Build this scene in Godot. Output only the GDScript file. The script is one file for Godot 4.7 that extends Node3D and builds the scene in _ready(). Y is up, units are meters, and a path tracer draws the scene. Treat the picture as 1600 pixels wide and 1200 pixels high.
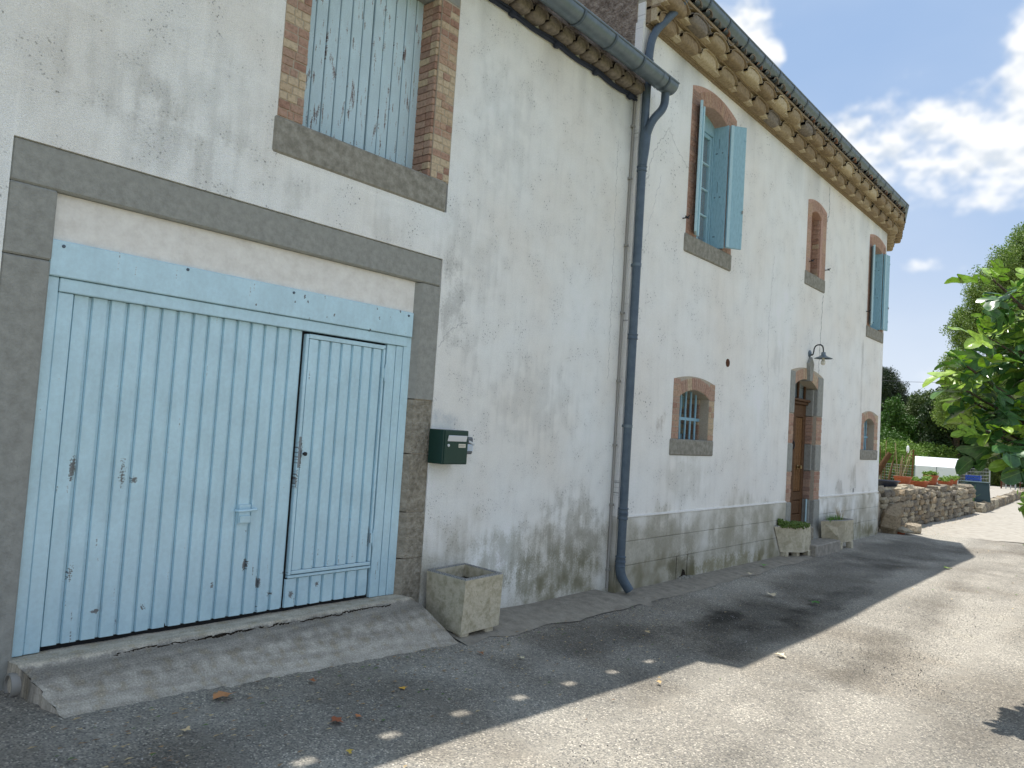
extends Node3D
# A shaded village house front with a blue garage door, seen along the lane.
# x runs along the facade, y is up, z points from the facade to the lane; metres.

const ZP := 0.06                       # the taller house stands this much proud of the garage wing
const R1 := Rect2(0.4, -0.2, 6.2, 5.6) # the part of each facade that its stain map covers
const R2 := Rect2(6.4, -0.1, 9.7, 6.3)
var org := {}
var used := {}
var rng := RandomNumberGenerator.new()
var M := {}
var bump := {}

# ------------------------------------------------------------------ mesh building
class MB:
	var v := PackedVector3Array()
	var n := PackedVector3Array()
	var uv := PackedVector2Array()
	var has_uv := false
	func tri(a: Vector3, b: Vector3, c: Vector3, na := Vector3.ZERO, nb := Vector3.ZERO, nc := Vector3.ZERO) -> void:
		if na == Vector3.ZERO:
			na = (b - a).cross(c - a).normalized()
			nb = na
			nc = na
		v.append(a); v.append(c); v.append(b)
		n.append(na); n.append(nc); n.append(nb)
		uv.append(Vector2.ZERO); uv.append(Vector2.ZERO); uv.append(Vector2.ZERO)
	func quad(a: Vector3, b: Vector3, c: Vector3, d: Vector3) -> void:
		tri(a, b, c)
		tri(a, c, d)
	func box(lo: Vector3, hi: Vector3) -> void:
		obox(Transform3D(Basis(), (lo + hi) / 2), hi - lo)
	func obox(t: Transform3D, s: Vector3) -> void:
		var p := []
		for k in 8:
			p.append(t * Vector3(s.x * ((k & 1) - 0.5), s.y * (((k >> 1) & 1) - 0.5), s.z * (((k >> 2) & 1) - 0.5)))
		quad(p[4], p[5], p[7], p[6]); quad(p[1], p[0], p[2], p[3])
		quad(p[5], p[1], p[3], p[7]); quad(p[0], p[4], p[6], p[2])
		quad(p[6], p[7], p[3], p[2]); quad(p[0], p[1], p[5], p[4])
	# a box whose edges are all chamfered by c
	func cbox(t: Transform3D, s: Vector3, c: float) -> void:
		var h := s / 2
		c = minf(c, minf(h.x, minf(h.y, h.z)) * 0.9)
		var f := func(i: int, sg: float, u: float, w: float) -> Vector3:
			var q := Vector3.ZERO
			var j := (i + 1) % 3
			var k := (i + 2) % 3
			q[i] = sg * h[i]; q[j] = u * (h[j] - c); q[k] = w * (h[k] - c)
			return q
		for i in 3:
			for sg in [-1.0, 1.0]:
				var a: Vector3 = t * f.call(i, sg, -1.0, -1.0)
				var b: Vector3 = t * f.call(i, sg, 1.0, -1.0)
				var d: Vector3 = t * f.call(i, sg, 1.0, 1.0)
				var e: Vector3 = t * f.call(i, sg, -1.0, 1.0)
				if sg > 0: quad(a, b, d, e)
				else: quad(e, d, b, a)
			var j := (i + 1) % 3
			for si in [-1.0, 1.0]:
				for sj in [-1.0, 1.0]:
					# the strip between face (i, si) and face (j, sj), along axis k
					var a: Vector3 = t * f.call(i, si, sj, -1.0)
					var b: Vector3 = t * f.call(i, si, sj, 1.0)
					var d: Vector3 = t * f.call(j, sj, 1.0, si)
					var e: Vector3 = t * f.call(j, sj, -1.0, si)
					if si * sj > 0: quad(a, e, d, b)
					else: quad(b, d, e, a)
		for sx in [-1.0, 1.0]:
			for sy in [-1.0, 1.0]:
				for sz in [-1.0, 1.0]:
					var a: Vector3 = t * f.call(0, sx, sy, sz)
					var b: Vector3 = t * f.call(1, sy, sz, sx)
					var d: Vector3 = t * f.call(2, sz, sx, sy)
					if sx * sy * sz > 0: tri(a, b, d)
					else: tri(a, d, b)
	# a polygon in the xy plane of t, pushed along its z from 0 to depth
	func prism(poly: PackedVector2Array, t: Transform3D, depth: float) -> void:
		var area := 0.0
		for i in poly.size():
			area += poly[i].cross(poly[(i + 1) % poly.size()])
		var q := poly
		if area < 0:
			q = poly.duplicate(); q.reverse()
		var tr := Geometry2D.triangulate_polygon(q)
		var up := 0.0 if depth < 0 else depth
		var dn := depth if depth < 0 else 0.0
		var at := func(p: Vector2, z: float) -> Vector3: return t * Vector3(p.x, p.y, z)
		for i in range(0, tr.size(), 3):
			var a := q[tr[i]]
			var b := q[tr[i + 1]]
			var c := q[tr[i + 2]]
			if (b - a).cross(c - a) < 0:
				var w := b; b = c; c = w
			tri(at.call(a, up), at.call(b, up), at.call(c, up))
			tri(at.call(a, dn), at.call(c, dn), at.call(b, dn))
		for i in q.size():
			var a := q[i]
			var b := q[(i + 1) % q.size()]
			quad(at.call(a, dn), at.call(b, dn), at.call(b, up), at.call(a, up))
	# a round bar along a path
	func tube(path: Array, r, segs := 10, caps := true) -> void:
		var rings := []
		var side := Vector3.ZERO
		for i in path.size():
			var dir: Vector3 = (path[mini(i + 1, path.size() - 1)] - path[maxi(i - 1, 0)]).normalized()
			if side == Vector3.ZERO:
				side = dir.cross(Vector3.UP if absf(dir.y) < 0.9 else Vector3.RIGHT).normalized()
			side = (side - dir * side.dot(dir)).normalized()
			var other := dir.cross(side)
			var rr: float = r[i] if r is Array else r
			var ring := []
			for k in segs:
				var a := TAU * k / segs
				var nn := side * cos(a) + other * sin(a)
				ring.append([path[i] + nn * rr, nn])
			rings.append(ring)
		for i in path.size() - 1:
			for k in segs:
				var a = rings[i][k]
				var b = rings[i][(k + 1) % segs]
				var c = rings[i + 1][(k + 1) % segs]
				var d = rings[i + 1][k]
				tri(a[0], b[0], c[0], a[1], b[1], c[1])
				tri(a[0], c[0], d[0], a[1], c[1], d[1])
		if caps:
			for k in segs:
				tri(path[0], rings[0][(k + 1) % segs][0], rings[0][k][0])
				tri(path[-1], rings[-1][k][0], rings[-1][(k + 1) % segs][0])
	# points (radius, height) turned about the y axis of t
	func lathe(prof: Array, t: Transform3D, segs := 16) -> void:
		for i in prof.size() - 1:
			var p: Vector2 = prof[i]
			var q: Vector2 = prof[i + 1]
			var dn := Vector2(q.y - p.y, p.x - q.x).normalized()
			for k in segs:
				var a := TAU * k / segs
				var b := TAU * (k + 1) / segs
				var ca := Vector3(cos(a), 0, -sin(a))
				var cb := Vector3(cos(b), 0, -sin(b))
				var na := t.basis * (ca * dn.x + Vector3.UP * dn.y)
				var nb := t.basis * (cb * dn.x + Vector3.UP * dn.y)
				var w := [t * (ca * p.x + Vector3.UP * p.y), t * (cb * p.x + Vector3.UP * p.y), t * (cb * q.x + Vector3.UP * q.y), t * (ca * q.x + Vector3.UP * q.y)]
				tri(w[0], w[1], w[2], na, nb, nb)
				tri(w[0], w[2], w[3], na, nb, na)
	# a smooth sheet f(u, v), u and v from 0 to 1
	func sheet(nu: int, nv: int, f: Callable, flat := false) -> void:
		var p := []
		for j in nv + 1:
			for i in nu + 1:
				p.append(f.call(float(i) / nu, float(j) / nv))
		var w := nu + 1
		var nn := []
		for j in nv + 1:
			for i in w:
				var du: Vector3 = p[j * w + mini(i + 1, nu)] - p[j * w + maxi(i - 1, 0)]
				var dv: Vector3 = p[mini(j + 1, nv) * w + i] - p[maxi(j - 1, 0) * w + i]
				var c := du.cross(dv)
				nn.append(c.normalized() if c.length() > 1e-9 else Vector3.ZERO)
		for j in [0, nv]:
			var sum := Vector3.ZERO
			for i in w:
				if nn[j * w + i] != Vector3.ZERO: continue
				for k in w: sum += nn[(1 if j == 0 else nv - 1) * w + k]
				break
			for i in w:
				if nn[j * w + i] == Vector3.ZERO: nn[j * w + i] = sum.normalized() if sum.length() > 1e-9 else Vector3.UP
		for k in nn.size():
			if nn[k] == Vector3.ZERO: nn[k] = Vector3.UP
		for j in nv:
			for i in nu:
				var a := j * w + i
				var b := a + 1
				var c := a + w + 1
				var d := a + w
				if flat: quad(p[a], p[b], p[c], p[d])
				else:
					tri(p[a], p[b], p[c], nn[a], nn[b], nn[c])
					tri(p[a], p[c], p[d], nn[a], nn[c], nn[d])
	# a cushion: a ball with squared-off sides
	func pillow(c: Vector3, r: Vector3, e := 0.5, nu := 10, nv := 6) -> void:
		var sp := func(x: float) -> float: return signf(x) * pow(absf(x), e)
		sheet(nu, nv, func(u: float, w: float) -> Vector3:
			var a := -TAU * u
			var b := PI * (w - 0.5)
			return c + Vector3(r.x * sp.call(cos(b)) * sp.call(cos(a)), r.y * sp.call(sin(b)), r.z * sp.call(cos(b)) * sp.call(sin(a))))
	# half a barrel along z, round side up
	func barrel(c: Vector3, r: float, h: float, len_: float, th: float, segs := 8) -> void:
		for k in segs:
			var a := PI * k / segs
			var b := PI * (k + 1) / segs
			var pa := Vector3(cos(a) * r, sin(a) * h, 0)
			var pb := Vector3(cos(b) * r, sin(b) * h, 0)
			var qa := Vector3(cos(a) * (r - th), sin(a) * (h - th), 0)
			var qb := Vector3(cos(b) * (r - th), sin(b) * (h - th), 0)
			var z := Vector3(0, 0, len_)
			tri(c + pa, c + pa + z, c + pb + z, pa.normalized(), pa.normalized(), pb.normalized())
			tri(c + pa, c + pb + z, c + pb, pa.normalized(), pb.normalized(), pb.normalized())
			quad(c + qa + z, c + qa, c + qb, c + qb + z)
			quad(c + pa + z, c + qa + z, c + qb + z, c + pb + z)
			quad(c + qa, c + pa, c + pb, c + qb)
	func map_xy(r: Rect2) -> MB:
		for i in v.size():
			uv[i] = Vector2((v[i].x - r.position.x) / r.size.x, 1.0 - (v[i].y - r.position.y) / r.size.y)
		has_uv = true
		return self
	func map_xz(r: Rect2) -> MB:
		for i in v.size():
			uv[i] = Vector2((v[i].x - r.position.x) / r.size.x, (v[i].z - r.position.y) / r.size.y)
		has_uv = true
		return self
	func done() -> ArrayMesh:
		var a := []
		a.resize(Mesh.ARRAY_MAX)
		a[Mesh.ARRAY_VERTEX] = v
		a[Mesh.ARRAY_NORMAL] = n
		if has_uv:
			a[Mesh.ARRAY_TEX_UV] = uv
			a[Mesh.ARRAY_TEX_UV2] = uv
		var m := ArrayMesh.new()
		m.add_surface_from_arrays(Mesh.PRIMITIVE_TRIANGLES, a)
		return m

# ------------------------------------------------------------------ objects
func numbered(called: String) -> String:
	used[called] = used.get(called, 0) + 1
	return called if used[called] == 1 else "%s_%03d" % [called, used[called] - 1]

func metas(o: Node3D, label: String, category := "", group := "", kind := "") -> void:
	if label: o.set_meta("label", label)
	if category: o.set_meta("category", category)
	if group: o.set_meta("group", group)
	if kind: o.set_meta("kind", kind)

func thing(called: String, label: String, category: String, at: Vector3, group := "") -> Node3D:
	var o := Node3D.new()
	o.name = numbered(called)
	add_child(o)
	o.position = at
	org[o] = at
	metas(o, label, category, group)
	return o

# a part whose mesh is given in world coordinates
func part(called: String, mb, mat: Material, parent: Node3D, kind := "") -> MeshInstance3D:
	return inst(called, mb.done() if mb is MB else mb, mat, parent, Transform3D(), kind)

func inst(called: String, mesh: Mesh, mat: Material, parent: Node3D, t: Transform3D, kind := "") -> MeshInstance3D:
	var o := MeshInstance3D.new()
	o.name = called
	o.mesh = mesh
	o.material_override = mat
	if org.has(parent): t.origin -= org[parent]
	o.transform = t
	parent.add_child(o, true)
	if kind: o.set_meta("kind", kind)
	return o

func single(called: String, mb: MB, mat: Material, label: String, category: String, group := "", kind := "") -> MeshInstance3D:
	var o := MeshInstance3D.new()
	o.name = numbered(called)
	o.mesh = mb.done()
	o.material_override = mat
	add_child(o)
	metas(o, label, category, group, kind)
	return o

func structure(called: String, mb: MB, mat: Material, label := "") -> MeshInstance3D:
	return single(called, mb, mat, label, "", "", "structure")

func scatter(called: String, mesh: Mesh, mat: Material, xs: Array, parent: Node3D = null, tints := []) -> MultiMeshInstance3D:
	var mm := MultiMesh.new()
	mm.transform_format = MultiMesh.TRANSFORM_3D
	mm.use_colors = tints.size() > 0
	mm.mesh = mesh
	mm.instance_count = xs.size()
	for i in xs.size():
		var t: Transform3D = xs[i]
		if parent and org.has(parent): t.origin -= org[parent]
		mm.set_instance_transform(i, t)
		if tints.size(): mm.set_instance_color(i, tints[i])
	var o := MultiMeshInstance3D.new()
	o.name = called if parent else numbered(called)
	o.multimesh = mm
	o.material_override = mat
	(parent if parent else self).add_child(o, true)
	o.set_meta("kind", "stuff")
	return o

# ------------------------------------------------------------------ materials
func noise(seed_: int, freq: float, oct := 4, kind := FastNoiseLite.TYPE_SIMPLEX_SMOOTH) -> FastNoiseLite:
	var n := FastNoiseLite.new()
	n.seed = seed_
	n.frequency = freq
	n.noise_type = kind
	n.fractal_octaves = oct
	return n

func ntex(seed_: int, freq: float, oct: int, cols: Array, offs: Array, size := 512, kind := FastNoiseLite.TYPE_SIMPLEX_SMOOTH) -> NoiseTexture2D:
	var t := NoiseTexture2D.new()
	t.width = size
	t.height = size
	t.seamless = true
	t.noise = noise(seed_, freq, oct, kind)
	t.noise.fractal_gain = 0.68
	if kind == FastNoiseLite.TYPE_CELLULAR:
		t.noise.cellular_return_type = FastNoiseLite.RETURN_CELL_VALUE
		t.noise.fractal_type = FastNoiseLite.FRACTAL_NONE
	if cols.size():
		var g := Gradient.new()
		g.colors = PackedColorArray(cols)
		g.offsets = PackedFloat32Array(offs)
		t.color_ramp = g
	return t

func plain(c: Color, rough := 0.7, metal := 0.0) -> StandardMaterial3D:
	var m := StandardMaterial3D.new()
	m.albedo_color = c
	m.roughness = rough
	m.metallic = metal
	return m

# colours from a noise, laid on all sides at `scale` repeats per metre
func mottled(seed_: int, cols: Array, offs: Array, scale, rough := 0.85, relief := 0.0, btex := "fine", freq := 0.02, size := 512) -> StandardMaterial3D:
	var m := StandardMaterial3D.new()
	m.albedo_texture = ntex(seed_, freq, 6, cols, offs, size)
	m.uv1_triplanar = true
	m.uv1_world_triplanar = true
	m.uv1_scale = scale if scale is Vector3 else Vector3.ONE * scale
	m.roughness = rough
	m.metallic_specular = 0.3
	if relief > 0:
		m.heightmap_enabled = true
		m.heightmap_texture = bump[btex]
		m.heightmap_scale = relief
	return m

func g(x: float) -> Color: return Color(x, x, x)
func c8(r: int, gr: int, b: int) -> Color: return Color8(r, gr, b)

func smooth(a: float, b: float, x: float) -> float:
	var t := clampf((x - a) / (b - a), 0, 1)
	return t * t * (3 - 2 * t)

# height of the ground at a place
func gh(x: float, z: float) -> float:
	var y := 0.038 * maxf(0.0, 5.3 - x)
	y += (0.105 if x < 6.4 else lerpf(0.055, 0.03, clampf((x - 6.4) / 6.0, 0, 1))) * (1.0 - smooth(0.05, 1.45, z))
	return y

# ------------------------------------------------------------------ maps of stains, wear and some painted light
func field(w: int, h: int, seed_: int, freq: float, oct: int, sx := 1, sy := 1) -> PackedByteArray:
	var im: Image = noise(seed_, freq, oct).get_image(maxi(w / sx, 8), maxi(h / sy, 8))
	if sx > 1 or sy > 1: im.resize(w, h, Image.INTERPOLATE_CUBIC)
	im.convert(Image.FORMAT_L8)
	return im.get_data()

func line(im: Image, r: Rect2, pts: Array, c: Color, wide := 1) -> void:
	for k in pts.size() - 1:
		var a: Vector2 = pts[k]
		var b: Vector2 = pts[k + 1]
		var steps := int((b - a).length() / r.size.x * im.get_width() * 1.5) + 2
		for s in steps:
			var p := a.lerp(b, float(s) / steps)
			var px := int((p.x - r.position.x) / r.size.x * im.get_width() + sin(s * 0.37 + k) * 0.9 + sin(s * 0.13) * 1.6)
			var py := int((1.0 - (p.y - r.position.y) / r.size.y) * im.get_height() + cos(s * 0.29 + k * 2) * 0.9)
			for i in wide:
				if px + i >= 0 and px + i < im.get_width() and py >= 0 and py < im.get_height():
					im.set_pixel(px + i, py, im.get_pixel(px + i, py).lerp(c, 0.4 + 0.35 * absf(sin(s * 0.41))))

# aged render: blotches, rain streaks, pits, a dirty foot; extra = [x, y, rx, ry, r, g, b, strength, threshold]
func facade_map(w: int, h: int, r: Rect2, seed_: int, foot: float, extra: Array, base: Vector3, plinth := -1.0) -> Image:
	var big := field(w, h, seed_, 0.012, 4, 4, 4)
	var streak := field(w, h, seed_ + 1, 0.06, 5, 1, 8)
	var mid := field(w, h, seed_ + 2, 0.035, 5, 2, 2)
	var fine := field(w, h, seed_ + 3, 0.22, 3)
	var out := PackedByteArray()
	out.resize(w * h * 3)
	var soot := field(w, h, seed_ + 4, 0.02, 3, 4, 40)
	for j in h:
		var y := r.position.y + r.size.y * (1.0 - (j + 0.5) / h)
		var row := j * w
		for i in w:
			var k := row + i
			var b := big[k] / 255.0
			var s := streak[k] / 255.0
			var m := mid[k] / 255.0
			var f := fine[k] / 255.0
			var t := 1.0 - 0.06 * (b - 0.5) - 0.05 * maxf(0.0, s - 0.5) - 0.04 * (m - 0.5) + 0.035 * (f - 0.5)
			if f > 0.73 and m > 0.50: t -= (f - 0.73) * 3.4 * minf(1.0, (m - 0.50) * 4.5)
			var cr := base.x * t
			var cg := base.y * t
			var cb := base.z * t
			var warm := (b - 0.5) * 0.03
			cr += warm; cb -= warm
			# run-off under the eaves
			var e := clampf((y - (r.position.y + r.size.y) + 0.9) / 0.9, 0, 1) * maxf(0.0, soot[k] / 255.0 - 0.42) * 0.55
			cr -= e * 1.0; cg -= e * 0.98; cb -= e * 0.95
			if y < plinth:
				var pl := clampf(0.36 + 0.7 * (b - 0.5) + 0.5 * (m - 0.5) + 0.25 * (plinth - y) / plinth, 0, 0.8)
				cr = lerpf(cr, 0.70, pl); cg = lerpf(cg, 0.685, pl); cb = lerpf(cb, 0.62, pl)
			# dirt that climbs from the ground
			var d := (foot + 0.8 * (b - 0.5) + 0.22 * (s - 0.5) + 0.25 * (m - 0.5) - (y - 0.05)) / foot
			if d > 0.0:
				var dg := clampf(d * 0.42, 0.0, 0.50)
				cr = lerpf(cr, 0.71, dg); cg = lerpf(cg, 0.69, dg); cb = lerpf(cb, 0.62, dg)
				var a := clampf(d * 1.1, 0, 0.55) * clampf((m * 0.55 + b * 0.55 + s * 0.1 - 0.42) * 2.1 + f * 0.9 - 0.4, 0, 1)
				cr = lerpf(cr, 0.65, a); cg = lerpf(cg, 0.63, a); cb = lerpf(cb, 0.56, a)
				if d > 0.8 and b > 0.42:
					var a2 := clampf((d - 0.8) * 2.5, 0, 0.55) * clampf(m * 2.2 - 0.7, 0, 1)
					cr = lerpf(cr, 0.46, a2); cg = lerpf(cg, 0.44, a2); cb = lerpf(cb, 0.33, a2)
			out[k * 3] = int(clampf(cr, 0, 1) * 255)
			out[k * 3 + 1] = int(clampf(cg, 0, 1) * 255)
			out[k * 3 + 2] = int(clampf(cb, 0, 1) * 255)
	for q in extra:
		var x0 := maxi(0, int((q[0] - q[2] - r.position.x) / r.size.x * w))
		var x1 := mini(w - 1, int((q[0] + q[2] - r.position.x) / r.size.x * w))
		var y0 := maxi(0, int((1.0 - (q[1] + q[3] - r.position.y) / r.size.y) * h))
		var y1 := mini(h - 1, int((1.0 - (q[1] - q[3] - r.position.y) / r.size.y) * h))
		for j in range(y0, y1 + 1):
			for i in range(x0, x1 + 1):
				var k := j * w + i
				var x: float = ((i + 0.5) / w * r.size.x + r.position.x - q[0]) / q[2]
				var y: float = ((1.0 - (j + 0.5) / h) * r.size.y + r.position.y - q[1]) / q[3]
				var d: float = 1.0 - sqrt(x * x + y * y)
				if d <= 0: continue
				var nn := (mid[k] * 0.6 + streak[k] * 0.4) / 255.0
				var a: float = q[7] * 0.42 * clampf((d * 0.75 + (nn - 0.5) * 1.9 + (fine[k] / 255.0 - 0.5) * 0.7 - (q[8] - 0.85)) * 1.9, 0, 1) * clampf(d * 3.0, 0, 1)
				for ch in 3:
					out[k * 3 + ch] = int(lerpf(out[k * 3 + ch], q[4 + ch] * 255.0, clampf(a, 0, 1)))
	return Image.create_from_data(w, h, false, Image.FORMAT_RGB8, out)

# old paint that flakes along the grain; low = height below which it flakes more and a reflection is painted in
func paint_map(w: int, h: int, seed_: int, base: Color, bare: Color, amount: float, spots: Array, r: Rect2, low: float) -> Image:
	var streak := field(w, h, seed_, 0.06, 4, 1, 9)
	var mid := field(w, h, seed_ + 1, 0.02, 4, 2, 3)
	var fine := field(w, h, seed_ + 2, 0.2, 3)
	var out := PackedByteArray()
	out.resize(w * h * 3)
	for j in h:
		var y := r.position.y + r.size.y * (1.0 - (j + 0.5) / h)
		var lowness := clampf((low - y) / low, 0, 1) if low > 0 else 0.0
		for i in w:
			var k := j * w + i
			var s := streak[k] / 255.0
			var m := mid[k] / 255.0
			var f := fine[k] / 255.0
			var t := 1.0 + 0.07 * (m - 0.5) + 0.03 * (s - 0.5) + 0.015 * (f - 0.5)
			var c := Color(base.r * t, base.g * t, base.b * t)
			var flake := s * 0.72 + f * 0.28 + (m - 0.5) * 0.30 + lowness * 0.16 + amount
			if flake > 0.82: c = c.lerp(bare, clampf((flake - 0.82) * 30.0, 0, 0.9))
			elif flake > 0.77: c = c.lerp(Color(0.83, 0.87, 0.88), 0.35)
			if low > 0: c = c.lerp(Color(0.40, 0.52, 0.60), 0.42 * lowness * clampf(m * 1.6 - 0.25, 0, 1))  # darker blue towards the bottom, a painted reflection of the shaded lane
			out[k * 3] = int(clampf(c.r, 0, 1) * 255)
			out[k * 3 + 1] = int(clampf(c.g, 0, 1) * 255)
			out[k * 3 + 2] = int(clampf(c.b, 0, 1) * 255)
	for q in spots:   # x, y, rx, ry
		var x0 := maxi(0, int((q[0] - q[2] - r.position.x) / r.size.x * w))
		var x1 := mini(w - 1, int((q[0] + q[2] - r.position.x) / r.size.x * w))
		var y0 := maxi(0, int((1.0 - (q[1] + q[3] - r.position.y) / r.size.y) * h))
		var y1 := mini(h - 1, int((1.0 - (q[1] - q[3] - r.position.y) / r.size.y) * h))
		for j in range(y0, y1 + 1):
			for i in range(x0, x1 + 1):
				var k := j * w + i
				var x: float = ((i + 0.5) / w * r.size.x + r.position.x - q[0]) / q[2]
				var y: float = ((1.0 - (j + 0.5) / h) * r.size.y + r.position.y - q[1]) / q[3]
				if 1.0 - sqrt(x * x + y * y) + (mid[k] / 255.0 - 0.5) * 1.3 + (fine[k] / 255.0 - 0.5) * 1.5 + (streak[k] / 255.0 - 0.5) > 0.42:
					for ch in 3:
						out[k * 3 + ch] = int([bare.r, bare.g, bare.b][ch] * (205 + fine[k] * 0.25))
	return Image.create_from_data(w, h, false, Image.FORMAT_RGB8, out)

# worn and dark patches of the lane
func lane_map(w: int, h: int, r: Rect2) -> Image:
	var big := field(w, h, 71, 0.012, 4, 4, 4)
	var mid := field(w, h, 72, 0.03, 5, 2, 2)
	var along := field(w, h, 73, 0.02, 4, 8, 2)
	var fine := field(w, h, 74, 0.25, 3)
	var out := PackedByteArray()
	out.resize(w * h * 3)
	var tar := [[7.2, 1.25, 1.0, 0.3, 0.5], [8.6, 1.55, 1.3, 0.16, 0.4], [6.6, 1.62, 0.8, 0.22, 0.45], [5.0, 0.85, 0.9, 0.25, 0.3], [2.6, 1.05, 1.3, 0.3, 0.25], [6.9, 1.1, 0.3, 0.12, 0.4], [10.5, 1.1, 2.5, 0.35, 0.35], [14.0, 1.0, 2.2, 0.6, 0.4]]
	for j in h:
		var z := r.position.y + r.size.y * (j + 0.5) / h
		for i in w:
			var k := j * w + i
			var x := r.position.x + r.size.x * (i + 0.5) / w
			var b := big[k] / 255.0
			var m := mid[k] / 255.0
			var a := along[k] / 255.0
			var f := fine[k] / 255.0
			var t := 0.89 - 0.25 * (b - 0.5) - 0.16 * (m - 0.5) - 0.22 * (a - 0.5) + 0.10 * (f - 0.5)
			t -= 0.02 * smooth(1.0, 2.1, z)  # sunlit part painted slightly darker than the shaded strip by the houses
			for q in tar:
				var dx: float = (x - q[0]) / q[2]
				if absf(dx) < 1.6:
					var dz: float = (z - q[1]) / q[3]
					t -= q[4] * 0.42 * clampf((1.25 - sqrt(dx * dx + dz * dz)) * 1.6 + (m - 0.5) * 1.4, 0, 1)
			for q in [[1.95, 0.16], [2.95, 0.2]]:
				var dz2: float = (z - q[0] - 0.05 * sin(x * 0.7)) / q[1]
				t += 0.055 * exp(-dz2 * dz2) * (0.4 + 1.2 * m)
			t -= 0.10 * exp(-pow((z - 2.45 - 0.1 * sin(x * 0.5)) / 0.22, 2.0)) * clampf(m * 2.2 - 0.6, 0, 1)
			t = clampf(t, 0.22, 1.0)
			var warm_tint := clampf((m + b - 0.95) * 1.5, 0, 0.6) + 0.25 * smooth(1.2, 2.4, z)  # dusty patches, plus a warmer tint growing away from the walls
			out[k * 3] = int(255 * clampf(t * (1.0 + 0.01 * warm_tint), 0, 1))
			out[k * 3 + 1] = int(255 * clampf(t * (0.985 - 0.01 * warm_tint), 0, 1))
			out[k * 3 + 2] = int(255 * clampf(t * (0.945 - 0.03 * warm_tint), 0, 1))
	return Image.create_from_data(w, h, false, Image.FORMAT_RGB8, out)

# the ramp: pale sill, dark band under the crack, scrape marks along it
func ramp_map(w: int, h: int, r: Rect2) -> Image:
	var mid := field(w, h, 301, 0.03, 5)
	var along := field(w, h, 302, 0.05, 4, 9, 1)
	var fine := field(w, h, 303, 0.3, 3)
	var out := PackedByteArray()
	out.resize(w * h * 3)
	for j in h:
		var z := r.position.y + r.size.y * (j + 0.5) / h
		for i in w:
			var k := j * w + i
			var m := mid[k] / 255.0
			var a := along[k] / 255.0
			var f := fine[k] / 255.0
			var x := r.position.x + r.size.x * (i + 0.5) / w
			var t := 0.66 + 0.13 * (a - 0.5) + 0.12 * (m - 0.5) + 0.20 * (f - 0.5)
			var edge := 0.105 + 0.03 * (m - 0.5)
			var dark_band := smooth(edge - 0.01, edge + 0.02, z) * (1.0 - smooth(0.17, 0.34, z + 0.12 * (m - 0.5)))
			t -= 0.12 * dark_band * (0.6 + 0.8 * m)
			if z < edge: t += 0.035
			if f > 0.86: t += 0.25 * (f - 0.86) / 0.14
			var warm := 0.075 + (0.02 if z < edge else 0.0) + clampf((0.4 - m) * 0.2, 0, 0.04)
			out[k * 3] = int(255 * clampf(t * (1.0 + warm * 0.5), 0, 1))
			out[k * 3 + 1] = int(255 * clampf(t, 0, 1))
			out[k * 3 + 2] = int(255 * clampf(t * (1.0 - warm), 0, 1))
	return Image.create_from_data(w, h, false, Image.FORMAT_RGB8, out)

func leaf_map(base: Color, vein: Color, lobes: Array) -> ImageTexture:
	var w := 192
	var im := Image.create(w, w, false, Image.FORMAT_RGB8)
	var n := noise(5, 0.03, 3)
	for j in w:
		for i in w:
			var p := Vector2(float(i) / w - 0.5, float(j) / w)
			var c := base * (1.0 + 0.25 * n.get_noise_2d(i, j))
			for q in lobes:
				var d := Geometry2D.get_closest_point_to_segment(p, Vector2(0, 0.06), q).distance_to(p)
				c = c.lerp(vein, clampf(1.0 - d / 0.012, 0, 1) * 0.6)
				# side veins
				var dir: Vector2 = (q - Vector2(0, 0.06)).normalized()
				var al: float = (p - Vector2(0, 0.06)).dot(dir)
				var ac: float = absf((p - Vector2(0, 0.06)).cross(dir))
				if ac < 0.16 and al > 0.05 and al < 0.9:
					var ph := fposmod((al - ac * 0.8) * 11.0, 1.0)
					c = c.lerp(vein, clampf(1.0 - absf(ph - 0.5) / 0.09, 0, 1) * 0.22)
			im.set_pixel(i, j, Color(c.r, c.g, c.b))
	return ImageTexture.create_from_image(im)

# grain on all sides times a map of the place it covers
func mapped(im: Image, seed_: int, grain_scale: float, amount: float, rough: float, relief: float, btex: String) -> StandardMaterial3D:
	var m := mottled(seed_, [g(1.0 - amount), g(1.0)], [0.25, 0.7], grain_scale, rough, relief, btex, 0.08)
	m.detail_enabled = true
	m.detail_blend_mode = BaseMaterial3D.BLEND_MODE_MUL
	m.detail_uv_layer = BaseMaterial3D.DETAIL_UV_2
	m.detail_albedo = ImageTexture.create_from_image(im)
	return m

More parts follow.
